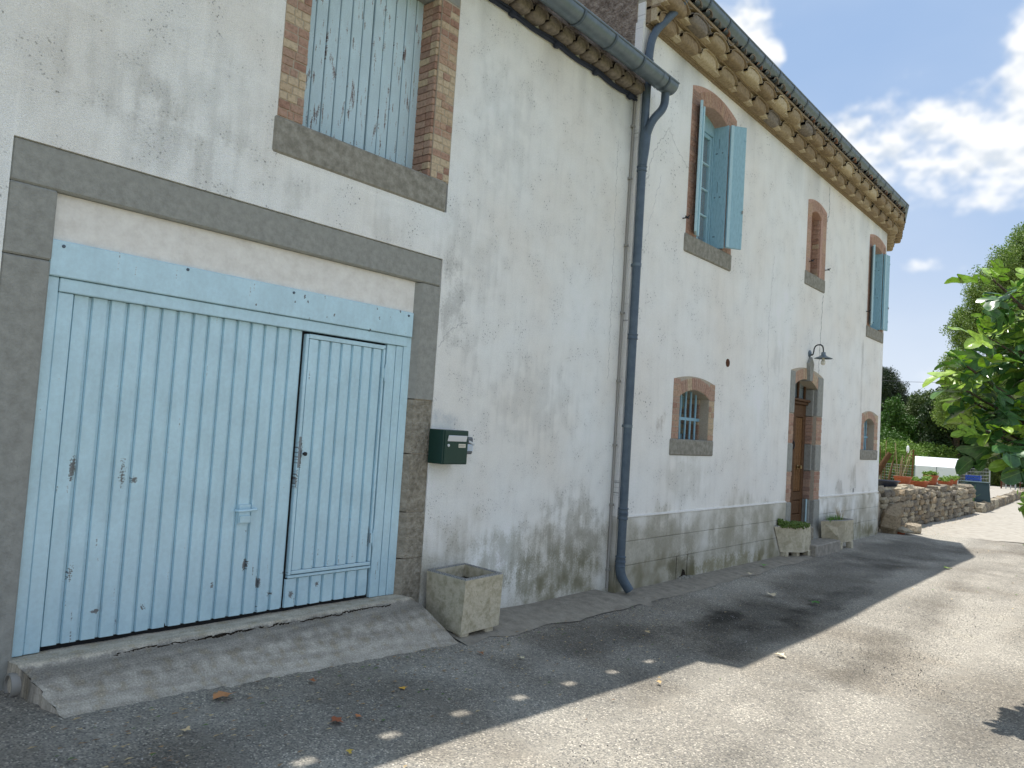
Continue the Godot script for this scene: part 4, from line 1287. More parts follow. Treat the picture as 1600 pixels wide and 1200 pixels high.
	mb.box(Vector3(o.i0, 2.385, z - 0.03), Vector3(o.i1 - 0.03, 2.70, z - 0.026))
	part("fanlight_pane", mb, M.glass, d)
	mb = MB.new()
	for x in [o.i0 + 0.02, o.i0 + 0.33, o.i0 + 0.64, o.i1 - 0.07]: rough_block(mb, Vector3(x - 0.018, 2.386, z - 0.024), Vector3(x + 0.018, 2.68, z + 0.005), 0.004)
	part("fanlight_frame", mb, M.dark_wood, d)
	# worn threshold stone
	mb = MB.new()
	rough_block(mb, Vector3(o.i0 - 0.01, 0.0, -0.34), Vector3(o.i1 + 0.01, 0.395, ZP + 0.03), 0.02)
	part("threshold", mb, M.old_stone, h)

# ------------------------------------------------------------------ fittings on the facade
func bend_path(pts: Array, r: float, n := 5) -> Array:
	# rounds the corners of a path
	var out := [pts[0]]
	for i in range(1, pts.size() - 1):
		var a: Vector3 = pts[i] + (pts[i - 1] - pts[i]).normalized() * minf(r, (pts[i - 1] - pts[i]).length() * 0.48)
		var b: Vector3 = pts[i] + (pts[i + 1] - pts[i]).normalized() * minf(r, (pts[i + 1] - pts[i]).length() * 0.48)
		for k in n + 1:
			var t := float(k) / n
			out.append(a.lerp(pts[i], t).lerp(pts[i].lerp(b, t), t))
	out.append(pts[-1])
	return out

func collar(parent: Node3D, at: Vector3, r: float, mat: Material) -> void:
	var mb := MB.new()
	var p := []
	for q in [[0.0, -0.030], [0.006, -0.028], [0.010, -0.022], [0.006, -0.016], [0.004, 0.0], [0.004, 0.012], [0.010, 0.017], [0.010, 0.023], [0.006, 0.028], [0.0, 0.030]]: p.append(Vector2(r + q[0], q[1]))
	mb.lathe(p, Transform3D(Basis(), at), 14)
	part("collar", mb, mat, parent)

func fittings() -> void:
	# the shared downpipe
	var d := thing("downpipe", "long blue grey downpipe between the two houses, elbow shoe at the ground", "downpipe", Vector3(6.58, 0.1, 0.12))
	var mb := MB.new()
	mb.tube(bend_path([Vector3(6.96, 6.40, 0.315), Vector3(6.96, 6.30, 0.31), Vector3(6.645, 5.86, 0.125), Vector3(6.60, 5.6, 0.120), Vector3(6.595, 4.80, 0.118)], 0.14), 0.043, 14)
	part("upper_pipe", mb, M.zinc_dark, d)
	mb = MB.new()
	mb.tube(bend_path([Vector3(6.735, 5.23, 0.262), Vector3(6.735, 5.07, 0.258), Vector3(6.60, 4.90, 0.20), Vector3(6.575, 4.72, 0.150), Vector3(6.585, 4.55, 0.125)], 0.09), 0.043, 14)
	part("swan_neck", mb, M.zinc_dark, d)
	mb = MB.new()
	mb.tube([Vector3(6.60, 4.82, 0.125), Vector3(6.583, 4.74, 0.140), Vector3(6.585, 4.6, 0.132), Vector3(6.588, 4.44, 0.122)], [0.050, 0.060, 0.056, 0.046], 14)
	part("pipe_junction", mb, M.zinc_dark, d)
	mb = MB.new()
	mb.tube([Vector3(6.588, 4.45, 0.12), Vector3(6.590, 2.6, 0.12), Vector3(6.592, 0.40, 0.12)], 0.044, 16)
	part("lower_pipe", mb, M.zinc_dark, d)
	mb = MB.new()
	mb.tube(bend_path([Vector3(6.592, 0.42, 0.12), Vector3(6.592, 0.26, 0.12), Vector3(6.66, 0.11, 0.20)], 0.10), [0.050, 0.050, 0.050, 0.050, 0.050, 0.049, 0.049, 0.047], 14, false)
	part("pipe_shoe", mb, M.zinc_dark, d)
	for q in [[6.600, 5.53, 0.12], [6.588, 4.40, 0.12], [6.590, 2.66, 0.12], [6.592, 0.90, 0.12], [6.592, 0.84, 0.12], [6.592, 0.42, 0.12], [6.592, 0.37, 0.12]]:
		collar(d, Vector3(q[0], q[1], q[2]), 0.044, M.zinc_dark)
	for y in [1.75, 3.4]:
		mb = MB.new()
		mb.tube([Vector3(6.591, y - 0.015, 0.12), Vector3(6.591, y + 0.015, 0.12)], 0.048, 16)
		mb.obox(at_place(6.591, y, 0.085), Vector3(0.025, 0.025, 0.06))
		part("pipe_clip", mb, M.zinc, d)
	# thin conduit beside it
	var c := thing("conduit", "thin grey plastic conduit clipped up the wall left of the downpipe", "conduit", Vector3(6.53, 0.14, 0.02))
	mb = MB.new()
	mb.tube([Vector3(6.530, 0.12, 0.016), Vector3(6.532, 2.0, 0.016), Vector3(6.536, 4.0, 0.016), Vector3(6.548, 5.05, 0.018), Vector3(6.545, 5.2, 0.02)], 0.013, 8)
	part("conduit_run", mb, M.pvc, c)
	for y in [0.3, 0.95, 1.55, 2.2, 2.9, 3.6, 4.3, 4.85]:
		mb = MB.new()
		mb.obox(at_place(6.531, y, 0.018), Vector3(0.044, 0.022, 0.03))
		part("clip", mb, M.pvc, c)
	# bundled cable under the low eaves
	var k := thing("cable_run", "dark bundled cable sagging along the wall under the low eaves", "cable", Vector3(4.5, 5.1, 0.03))
	mb = MB.new()
	var path := []
	for i in 60:
		var x := -2.0 + 8.56 * i / 59.0
		path.append(Vector3(x, 5.142 - 0.016 * absf(sin((x - 0.25) * PI / 0.62)) + 0.004 * sin(x * 9), 0.022))
	mb.tube(path, 0.017, 6)
	var path2 := []
	for i in 60: path2.append(path[i] + Vector3(0, 0.022 + 0.006 * sin(i * 1.3), 0.006))
	mb.tube(path2, 0.011, 6)
	part("cable", mb, M.cable, k)
	for i in 13:
		mb = MB.new()
		mb.cbox(Transform3D(Basis(Vector3.BACK, rng.randf_range(-0.3, 0.3)), Vector3(6.42 - i * 0.62, 5.125, 0.03)), Vector3(0.07, 0.05, 0.05), 0.012)
		part("cable_clamp", mb, M.cable, k)
	var w := thing("loose_wires", "loose black wires hanging at the corner under the high eaves", "wire", Vector3(6.6, 5.4, 0.08))
	for i in 3:
		mb = MB.new()
		mb.tube(bend_path([Vector3(6.70 + 0.02 * i, 5.95, 0.09), Vector3(6.63 + 0.02 * i, 5.75, 0.08 + 0.01 * i), Vector3(6.56 + 0.01 * i, 5.5 - 0.04 * i, 0.075), Vector3(6.575, 5.36, 0.07)], 0.1), 0.006, 6)
		part("wire", mb, M.cable, w)
	# wall lamp
	var l := thing("wall_lamp", "grey swan neck wall lamp with bare bulb above the front door", "lamp", Vector3(11.85, 3.08, ZP))
	mb = MB.new()
	mb.lathe([Vector2(0.055, 0), Vector2(0.055, 0.015), Vector2(0.03, 0.03), Vector2(0.0, 0.034)], Transform3D(Basis(Vector3.RIGHT, PI / 2), Vector3(11.85, 3.085, ZP)), 14)
	part("wall_plate", mb, M.zinc, l)
	mb = MB.new()
	mb.tube(bend_path([Vector3(11.85, 3.07, ZP + 0.02), Vector3(11.85, 3.06, ZP + 0.06), Vector3(11.85, 3.22, ZP + 0.08), Vector3(11.85, 3.225, ZP + 0.205), Vector3(11.85, 3.08, ZP + 0.215)], 0.07), 0.010, 8)
	part("swan_neck", mb, M.iron, l)
	mb = MB.new()
	mb.lathe([Vector2(0.135, -0.012), Vector2(0.135, -0.008), Vector2(0.06, 0.022), Vector2(0.034, 0.045), Vector2(0.03, 0.085), Vector2(0, 0.09)], at_place(11.85, 3.02, ZP + 0.215), 20)
	mb.lathe([Vector2(0.03, 0.04), Vector2(0.06, 0.018), Vector2(0.133, -0.011)], at_place(11.85, 3.02, ZP + 0.215), 20)
	part("lamp_shade", mb, M.zinc, l)
	mb = MB.new()
	mb.lathe([Vector2(0.0, -0.115), Vector2(0.022, -0.108), Vector2(0.034, -0.085), Vector2(0.032, -0.06), Vector2(0.02, -0.03), Vector2(0.018, 0.02)], at_place(11.85, 3.02, ZP + 0.215), 14)
	part("bulb", mb, plain(c8(226, 222, 206), 0.15), l)
	# mailbox
	var b := thing("mailbox", "dark green metal mailbox with silver slot fixed beside the garage door", "mailbox", Vector3(4.09, 1.36, 0.0))
	mb = MB.new()
	mb.cbox(Transform3D(Basis(), Vector3(4.098, 1.489, 0.082)), Vector3(0.266, 0.258, 0.158), 0.004)
	part("mailbox_body", mb, M.green_box, b)
	mb = MB.new()
	mb.cbox(Transform3D(Basis(), Vector3(4.100, 1.489, 0.164)), Vector3(0.246, 0.246, 0.010), 0.003)
	var dr := part("mailbox_door", mb, M.green_box, b)
	mb = MB.new()
	mb.cbox(Transform3D(Basis(Vector3.RIGHT, 0.22), Vector3(4.103, 1.556, 0.173)), Vector3(0.200, 0.046, 0.006), 0.002)
	part("letter_flap", mb, M.white_metal, dr)
	mb = MB.new()
	mb.lathe([Vector2(0.011, 0), Vector2(0.011, 0.006), Vector2(0, 0.007)], Transform3D(Basis(Vector3.RIGHT, PI / 2), Vector3(4.013, 1.503, 0.168)), 12)
	part("lock", mb, M.white_metal, dr)
	mb = MB.new()
	mb.box(Vector3(4.122, 1.488, 0.168), Vector3(4.197, 1.516, 0.1705))
	var lab := part("name_label", mb, plain(c8(226, 222, 204), 0.6), dr)
	mb = MB.new()
	for r in 2:
		var x := 4.127
		while x < 4.19:
			var ww := rng.randf_range(0.006, 0.016)
			mb.box(Vector3(x, 1.493 + r * 0.0115, 0.1705), Vector3(minf(x + ww, 4.192), 1.4975 + r * 0.0115, 0.1708))
			x += ww + 0.004
	part("faded_print", mb, M.iron, lab)
	var kb := thing("key_safe", "small grey key box with a clear flap behind the mailbox", "key box", Vector3(4.34, 1.38, 0.0))
	mb = MB.new()
	mb.cbox(Transform3D(Basis(), Vector3(4.365, 1.50, 0.028)), Vector3(0.085, 0.135, 0.055), 0.012)
	part("key_safe_body", mb, plain(c8(98, 104, 110), 0.4), kb)
	mb = MB.new()
	mb.cbox(Transform3D(Basis(), Vector3(4.367, 1.485, 0.058)), Vector3(0.062, 0.055, 0.006), 0.002)
	part("dial_plate", mb, plain(c8(196, 212, 230), 0.3), kb)
	mb = MB.new()
	mb.cbox(Transform3D(Basis(Vector3.BACK, -0.35), Vector3(4.375, 1.522, 0.064)), Vector3(0.07, 0.018, 0.012), 0.003)
	for i in 3: mb.obox(at_place(4.352 + i * 0.015, 1.482, 0.062), Vector3(0.008, 0.035, 0.003))
	part("flap", mb, M.white_metal, kb)

# a concrete tub: plan outline at the foot and at the rim, hollow
func tub(called: String, label: String, bottom: Array, top: Array, y0: float, y1: float, fill: float, feet: float, group: String) -> Node3D:
	var mid := Vector2.ZERO
	for p in bottom: mid += p
	mid /= bottom.size()
	var t := thing(called, label, "planter", Vector3(mid.x, y0 - feet, mid.y), group)
	var n := bottom.size()
	var cen := Vector2.ZERO
	for p in top: cen += p
	cen /= n
	var mb := MB.new()
	var at := func(p: Vector2, y: float) -> Vector3: return Vector3(p.x, y, p.y)
	var inset := func(p: Vector2, q: float) -> Vector2: return p + (cen - p).normalized() * q
	for k in n:
		var a: Vector2 = bottom[k]
		var b: Vector2 = bottom[(k + 1) % n]
		var c: Vector2 = top[(k + 1) % n]
		var d: Vector2 = top[k]
		mb.quad(at.call(a, y0), at.call(b, y0), at.call(c, y1 - 0.01), at.call(d, y1 - 0.01))
		mb.tri(at.call(mid, y0), at.call(b, y0), at.call(a, y0))
		mb.quad(at.call(inset.call(d, 0.055), y1 - 0.005), at.call(inset.call(c, 0.055), y1 - 0.005), at.call(inset.call(b, 0.07), y0 + 0.03), at.call(inset.call(a, 0.07), y0 + 0.03))
	part("tub", mb, M.planter, t)
	mb = MB.new()
	for k in n:
		var c: Vector2 = top[(k + 1) % n]
		var d: Vector2 = top[k]
		mb.quad(at.call(d, y1 - 0.01), at.call(c, y1 - 0.01), at.call(inset.call(c, 0.012), y1), at.call(inset.call(d, 0.012), y1))
		mb.quad(at.call(inset.call(d, 0.012), y1), at.call(inset.call(c, 0.012), y1), at.call(inset.call(c, 0.05), y1 - 0.001), at.call(inset.call(d, 0.05), y1 - 0.001))
		mb.quad(at.call(inset.call(d, 0.05), y1 - 0.001), at.call(inset.call(c, 0.05), y1 - 0.001), at.call(inset.call(c, 0.055), y1 - 0.012), at.call(inset.call(d, 0.055), y1 - 0.012))
	part("rim", mb, M.rim, t)
	mb = MB.new()
	for k in n: mb.tri(at.call(cen, fill + 0.02), at.call(inset.call(top[k], 0.05), fill), at.call(inset.call(top[(k + 1) % n], 0.05), fill))
	part("soil", mb, M.soil, t)
	mb = MB.new()
	for k in n:
		var p: Vector2 = inset.call(bottom[k], 0.10)
		var q: Vector2 = inset.call(bottom[(k + 1) % n], 0.10)
		mb = MB.new()
		mb.cbox(Transform3D(Basis(), at.call(p, y0 - feet / 2 - 0.02)), Vector3(0.09, feet + 0.06, 0.09), 0.01)
		part("foot", mb, M.planter, t)
	return t

func blade_mesh(n: int, spread: float, high: float, wide: float, lean: float) -> ArrayMesh:
	var mb := MB.new()
	for k in n:
		var a := rng.randf() * TAU
		var b := Vector3(cos(a), 0, sin(a)) * rng.randf() * spread
		var o := Vector3(cos(a), 0, sin(a)) * lean * rng.randf_range(0.3, 1.0)
		var s := Vector3(-sin(a), 0, cos(a)) * wide
		var hh := high * rng.randf_range(0.5, 1.0)
		var m := b + o * 0.3 + Vector3(0, hh * 0.55, 0)
		var t := b + o + Vector3(0, hh, 0)
		mb.quad(b - s, b + s, m + s * 0.8, m - s * 0.8)
		mb.tri(m - s * 0.8, m + s * 0.8, t)
	return mb.done()

func tubs_and_step() -> void:
	var q := [Vector2(4.03, 0.04), Vector2(3.975, 0.455), Vector2(4.41, 0.435), Vector2(4.45, 0.02)]
	tub("stone_planter", "square empty concrete planter with stained rim beside the garage ramp", q, [Vector2(3.985, 0.06), Vector2(3.965, 0.485), Vector2(4.395, 0.46), Vector2(4.43, 0.025)], 0.175, 0.572, 0.475, 0.05, "concrete planters along the facade")
	tub("stone_planter", "flared concrete planter topped with low green succulents, left of the doorstep", [Vector2(10.93, 0.085), Vector2(11.235, 0.30), Vector2(11.62, 0.28), Vector2(11.55, 0.085)], [Vector2(10.66, 0.09), Vector2(11.22, 0.285), Vector2(11.55, 0.295), Vector2(11.50, 0.085)], 0.115, 0.505, 0.47, 0.06, "concrete planters along the facade")
	tub("stone_planter", "flared concrete planter with dry and green grass, right of the doorstep", [Vector2(12.66, 0.10), Vector2(13.02, 0.345), Vector2(13.40, 0.36), Vector2(13.36, 0.085)], [Vector2(12.30, 0.19), Vector2(12.87, 0.385), Vector2(13.25, 0.405), Vector2(13.22, 0.085)], 0.13, 0.505, 0.47, 0.07, "concrete planters along the facade")
	var s := thing("succulent_patch", "low mossy green succulents filling the planter left of the door", "plant", Vector3(11.2, 0.48, 0.18))
	var mb := MB.new()
	for k in 7: mb.pillow(Vector3.ZERO + Vector3(rng.randf_range(-0.02, 0.02), rng.randf_range(0, 0.03), rng.randf_range(-0.02, 0.02)), Vector3(0.012, 0.012, 0.012), 0.9, 5, 4)
	var tuft := mb.done()
	var xs := []
	var tints := []
	for k in 420:
		var u := rng.randf()
		var w := rng.randf()
		var p := Vector3(lerpf(10.78, 11.5, u), 0.485 + 0.05 * rng.randf() * (1.2 - u) + 0.05 * maxf(0, 0.25 - u) * 4 * rng.randf(), lerpf(0.12, 0.28, w))
		if u < 0.55: p.z = minf(p.z, 0.09 + 0.16 * u / 0.55 + 0.02)
		xs.append(Transform3D(Basis(Vector3(rng.randf(), rng.randf(), rng.randf()).normalized(), rng.randf() * TAU).scaled(Vector3.ONE * rng.randf_range(0.6, 1.3)), p))
		tints.append(Color(0.62, 0.60, 0.5).lerp(Color(0.36, 0.44, 0.28), rng.randf()))
	scatter("foliage", tuft, M.leafs.vine, xs, s, tints)
	var gt := thing("grass_tuft", "tuft of dry straw and short green blades in the right door planter", "plant", Vector3(12.85, 0.48, 0.25))
	inst("dry_stems", blade_mesh(46, 0.05, 0.30, 0.0022, 0.12), plain(c8(176, 156, 118), 0.8), gt, at_place(13.0, 0.475, 0.26), "stuff")
	for k in 4: inst("green_blades", blade_mesh(26, 0.05, 0.13, 0.004, 0.05), M.leafs.herb, gt, at_place(12.55 + k * 0.11, 0.475, 0.24 + 0.02 * k), "stuff")
	var st := thing("doorstep", "low grey stone doorstep slab between the two door planters", "step", Vector3(12.1, 0.0, 0.2))
	mb = MB.new()
	mb.cbox(Transform3D(Basis(), Vector3(12.13, 0.095, 0.235)), Vector3(1.13, 0.21, 0.30), 0.015)
	part("step_slab", mb, M.concrete, st)

# ------------------------------------------------------------------ the ground
func axis(near0: float, near1: float, step: float, far0: float, far1: float) -> Array:
	var out := []
	var x := near0
	var s := step
	while x > far0:
		s *= 1.35
		x -= s
		out.push_front(maxf(x, far0))
	x = near0
	while x < near1:
		out.append(x)
		x += step
	s = step
	while x < far1:
		out.append(x)
		s *= 1.35
		x += s
	out.append(far1)
	return out

func terrain(mb: MB, xs: Array, zs: Array, f: Callable) -> void:
	var nx := xs.size() - 1
	var nz := zs.size() - 1
	mb.sheet(nx, nz, func(u: float, w: float) -> Vector3:
		var x: float = xs[roundi(u * nx)]
		var z: float = zs[nz - roundi(w * nz)]
		return Vector3(x, f.call(x, z), z))

func garden_y(x: float, z: float) -> float:
	var y := 0.34 - 0.70 * smooth(28, 56, x)
	if z > -0.35 - 0.02 * maxf(0, x - 25): y = -0.09
	if x < 17.7 or z > 9: y = -0.09
	return y

func grounds() -> void:
	var mb := MB.new()
	terrain(mb, axis(-4, 64, 0.8, -420, 420), axis(-30, 8, 0.55, -420, 420), func(x: float, z: float) -> float:
		if x < 16.2 and z < 9.4: return -0.12 - (0.25 if z < -0.4 else 0.0)
		return garden_y(x, z))
	structure("ground", mb, M.earth)
	mb = MB.new()
	terrain(mb, axis(-3, 20.0, 0.14, -9, 24.0), axis(-0.1, 3.4, 0.10, -0.45, 9.3), func(x: float, z: float) -> float:
		var n := sin(x * 1.7 + z * 2.3) * 0.006 + sin(x * 0.9 - z * 1.1) * 0.008 + sin(x * 5.1 + z * 3.7) * 0.002
		return gh(x, z) + n * smooth(0.2, 1.0, z) - 0.05 * smooth(0.15, 0.5, x - 16.75 - 0.62 * maxf(z, 0.0)))
	structure("lane", mb.map_xz(M.lane_rect), M.lane, "worn grey asphalt lane in front of the houses")
	# pale concrete where the asphalt ends
	mb = MB.new()
	var edge := noise(131, 0.9, 3)
	mb.sheet(60, 40, func(u: float, w: float) -> Vector3:
		var z := lerpf(9.5, -0.30, w)
		var x0 := 16.75 + 0.62 * maxf(z, 0.0) + 0.10 * edge.get_noise_1d(z * 3)
		var x := lerpf(x0, 46.0, u * u)
		return Vector3(x, 0.012 + 0.006 * sin(x * 1.3 + z), z))
	structure("concrete_road", mb, M.paving, "sunlit pale concrete road beyond the asphalt")
	# concrete strip along the foot of the walls
	mb = MB.new()
	mb.sheet(110, 6, func(u: float, w: float) -> Vector3:
		var x := lerpf(3.95, 15.95, u)
		var reach := 0.42 + 0.10 * edge.get_noise_1d(x * 1.4) + (0.10 if x < 6.6 else 0.0)
		if x > 10.8: reach *= lerpf(1.0, 0.15, smooth(10.8, 13.5, x))
		var z := lerpf(reach, -0.02, w)
		return Vector3(x, gh(x, z) + 0.016 * smooth(0.0, 0.3, w) + 0.004, z))
	structure("wall_footing", mb, M.path, "grey concrete strip along the foot of the walls")
	# the ramp up to the garage
	mb = MB.new()
	var rn := noise(132, 1.1, 4)
	var ramp := func(u: float, w: float) -> Vector3:
		var x := lerpf(1.30, 3.76, u)
		var front := lerpf(0.44, 0.50, u) + 0.035 * rn.get_noise_1d(x * 4) + 0.02 * rn.get_noise_1d(x * 17)
		if u > 0.9: x += (u - 0.9) * 1.8 * (1.0 - w)
		var z := lerpf(front, -0.13, w)
		var foot := gh(x, z) - 0.003
		var y := 0.392
		if z > 0.11: y = lerpf(0.372, foot, smooth(0.11, front, z) * 0.45 + 0.55 * (z - 0.11) / (front - 0.11))
		elif z > 0.095: y = 0.385
		x += (1.0 - smooth(0.0, 0.25, u)) * (0.22 * maxf(z, 0.0) + 0.025 * rn.get_noise_1d(z * 14))
		return Vector3(x, y + 0.005 * rn.get_noise_2d(x * 3, z * 3) + 0.002 * rn.get_noise_2d(x * 2, z * 30), z)
	mb.sheet(70, 30, ramp)
	# its broken left flank
	mb.sheet(12, 6, func(u: float, w: float) -> Vector3:
		var p: Vector3 = ramp.call(0.0, 1.0 - u)
		return Vector3(p.x - 0.015 * (1.0 - w) + 0.010 * rn.get_noise_2d(u * 30, w * 30) * (1.0 - w), lerpf(0.10, p.y, w), p.z), true)
	structure("garage_ramp", mb.map_xz(M.ramp_rect), M.ramp, "cracked concrete ramp sloping down from the garage door")
	# crack between sill and ramp, filled with dirt
	mb = MB.new()
	for k in 90:
		var x := lerpf(1.75, 3.62, k / 90.0)
		var z := 0.115 + 0.022 * rn.get_noise_1d(x * 7)
		var w := 0.004 + 0.010 * maxf(0, rn.get_noise_1d(x * 3 + 40)) + (0.012 if absf(x - 2.45) < 0.14 else 0.0)
		mb.obox(Transform3D(Basis(Vector3.UP, rng.randf_range(-0.5, 0.5)), Vector3(x, 0.374 - (z - 0.11) * 0.6, z)), Vector3(0.024, 0.012, w))
	single("ramp_crack", mb, M.soil, "", "", "", "stuff")
	var dp := thing("drain_pipe", "short grey drain pipe end poking out under the ramp's left side", "pipe", Vector3(1.31, 0.28, 0.08))
	mb = MB.new()
	mb.lathe([Vector2(0.048, 0), Vector2(0.058, 0), Vector2(0.058, 0.5)], Transform3D(Basis(Vector3.BACK, -PI / 2), Vector3(1.288, 0.298, 0.072)), 18)
	mb.lathe([Vector2(0.050, 0.5), Vector2(0.050, 0)], Transform3D(Basis(Vector3.BACK, -PI / 2), Vector3(1.288, 0.298, 0.072)), 18)
	part("pipe_wall", mb, M.pvc, dp)

# loose grit, bits of leaf and the larger fallen leaves
func litter() -> void:
	var mb := MB.new()
	mb.cbox(Transform3D(Basis(Vector3(1, 0.3, 0.2).normalized(), 0.5)), Vector3(1, 0.6, 0.8), 0.18)
	var pebble := mb.done()
	var xs := []
	var tints := []
	for k in 9000:
		var near := rng.randf() < 0.75
		var x := rng.randf_range(0.9, 7.0) if near else rng.randf_range(5, 16.5)
		var z := rng.randf_range(0.3, 3.6) if near else rng.randf_range(0.3, 4.0)
		if z < 0.56 and x < 4.0:
			if z > 0.30 or rng.randf() < 0.4: continue
			z = rng.randf_range(0.13, 0.42); x = rng.randf_range(1.4, 3.7)
			var sr := rng.randf_range(0.003, 0.007)
			var ys := lerpf(0.372, gh(x, 0.46), (z - 0.11) / 0.36)
			xs.append(Transform3D(Basis(Vector3.UP, rng.randf() * TAU).scaled(Vector3.ONE * sr), Vector3(x, ys + 0.004, z)))
			tints.append(Color(0.5, 0.48, 0.42) * rng.randf_range(0.3, 1.2))
			continue
		var s := rng.randf_range(0.003, 0.008) * (1.0 if rng.randf() < 0.95 else 1.7)
		xs.append(Transform3D(Basis(Vector3(rng.randf_range(-1, 1), 1, rng.randf_range(-1, 1)).normalized(), rng.randf() * TAU).scaled(Vector3.ONE * s), Vector3(x, gh(x, z) + s * 0.25, z)))
		var t := rng.randf_range(0.08, 0.36)
		tints.append(Color(t * 1.04, t, t * 0.92))
	for k in 2600:
		var x := 7.2 + rng.randfn() * 2.2
		var z := 2.5 + rng.randfn() * 0.6 - (x - 7.0) * 0.05
		var s := rng.randf_range(0.003, 0.0075)
		xs.append(Transform3D(Basis(Vector3(rng.randf_range(-1, 1), 1, rng.randf_range(-1, 1)).normalized(), rng.randf() * TAU).scaled(Vector3.ONE * s), Vector3(x, gh(x, z) + s * 0.25, z)))
		var t := rng.randf_range(0.05, 0.22)
		tints.append(Color(t * 1.02, t, t * 0.97))
	var pm := plain(Color.WHITE, 0.95)
	pm.vertex_color_use_as_albedo = true
	scatter("grit", pebble, pm, xs, null, tints)
	mb = MB.new()
	mb.quad(Vector3(-0.5, 0, 0.2), Vector3(0.1, 0.12, 0.35), Vector3(0.5, 0.02, -0.1), Vector3(-0.1, 0.15, -0.3))
	var bit := mb.done()
	xs = []
	tints = []
	for k in 900:
		var u := rng.randf()
		var x := rng.randf_range(1.2, 6.5)
		var z := 0.5 + absf(rng.randfn(0.0, 0.45))
		if u > 0.55:
			x = rng.randf_range(6.6, 16); z = 0.2 + absf(rng.randfn(0.0, 0.7))
		if u > 0.72:
			x = rng.randf_range(17.2, 25.0); z = 0.25 + absf(rng.randfn(0.0, 0.35))
		if u > 0.9:
			x = rng.randf_range(9, 17); z = rng.randf_range(1.5, 3.6)
		var s := rng.randf_range(0.012, 0.032) * (1.5 if u > 0.72 else 1.0)
		xs.append(Transform3D(Basis(Vector3.UP, rng.randf() * TAU).scaled(Vector3(s * 1.4, s, s * 0.6)), Vector3(x, gh(x, z) + 0.016, z)))
		tints.append([Color(0.30, 0.20, 0.10), Color(0.40, 0.30, 0.16), Color(0.20, 0.13, 0.08), Color(0.45, 0.36, 0.2), Color(0.10, 0.16, 0.05)][rng.randi() % 5] * (1.0 if u < 0.72 else 1.5))
	scatter("leaf_crumbs", bit, pm, xs, null, tints)
	var spec := [[2.11, 0.59, 0.11, "big curled light brown leaf at the foot of the ramp", 178, 128, 84], [2.45, 1.08, 0.085, "reddish brown star shaped leaf on the shaded asphalt", 150, 88, 56], [1.79, 0.83, 0.05, "small pale beige leaf left of the ramp's foot", 206, 182, 140], [2.3, 1.38, 0.045, "small yellow leaf beside a light spot on the lane", 200, 170, 70], [3.03, 0.92, 0.05, "golden yellow leaf in the shade below the ramp", 212, 164, 60], [3.91, 0.72, 0.06, "small brown leaf by the right corner of the ramp", 150, 104, 70], [4.13, 0.9, 0.045, "pale straw leaf beyond the square planter", 206, 196, 160], [8.22, 1.03, 0.14, "large pale curled leaf in front of the barred window", 214, 200, 170], [8.33, 1.44, 0.13, "flat green leaf lying near the shadow's edge", 70, 118, 52], [9.79, 0.32, 0.11, "green leaf on the concrete strip before the planters", 104, 142, 74], [9.01, 0.46, 0.09, "pale dry leaf on the concrete strip at the wall foot", 206, 192, 160], [6.03, 1.97, 0.10, "torn cream leaf in the sun just past the shadow corner", 222, 208, 176], [5.65, 0.99, 0.07, "dry buff leaf in the shade past the downpipe", 190, 170, 128], [12.6, 1.9, 0.14, "light green leaf in the sun far down the lane", 150, 170, 90], [2.58, 1.09, 0.04, "small orange brown leaf next to the star shaped one", 186, 118, 72], [2.62, 0.62, 0.055, "rust coloured leaf lying against the ramp's lower edge", 160, 100, 60], [4.6, 1.7, 0.05, "tiny tan leaf on the sunlit lane near the shadow", 190, 160, 110]]
	for q in spec:
		mb = MB.new()
		var n := 11
		var ph := rng.randf() * TAU
		var rim := []
		for k in n:
			var a := TAU * k / n
			var rr := (1.0 if k % 2 == 0 else 0.55) * rng.randf_range(0.8, 1.1)
			rim.append(Vector3(cos(a) * rr, 0.10 + 0.28 * sin(a * 2 + ph) * rr * rr * 0.6 + 0.12 * rng.randf(), sin(a) * rr * 0.75) * q[2] * 0.6)
		for k in n: mb.tri(Vector3(0, 0.004, 0), rim[(k + 1) % n], rim[k])
		var m := plain(c8(q[4], q[5], q[6]), 0.8)
		var o := single("fallen_leaf", mb, m, q[3], "leaf", "leaves fallen on the lane")
		o.position = Vector3(q[0], gh(q[0], q[1]) + 0.018 + (0.02 if q[1] < 0.6 and q[0] > 4 else 0.0), q[1])
		o.rotation.y = rng.randf() * TAU

# ------------------------------------------------------------------ plants and the garden beyond
func clump_mesh(n: int, leaf: float, r: float, long_ := 1.7) -> ArrayMesh:
	var mb := MB.new()
	for k in n:
		var d := Vector3(rng.randfn(), rng.randfn(), rng.randfn()).normalized()
		var c := d * r * pow(rng.randf(), 0.4)
		var b := Basis(Vector3(rng.randfn(), rng.randfn(), rng.randfn()).normalized(), rng.randf() * TAU)
		var s := leaf * rng.randf_range(0.6, 1.2)
		var x := b.x * s * 0.5
		var y := b.y * s * long_ * 0.5
		var z := b.z * s * 0.18
		mb.tri(c - y, c + x + z, c + y)
		mb.tri(c - y, c + y, c - x + z)
	return mb.done()

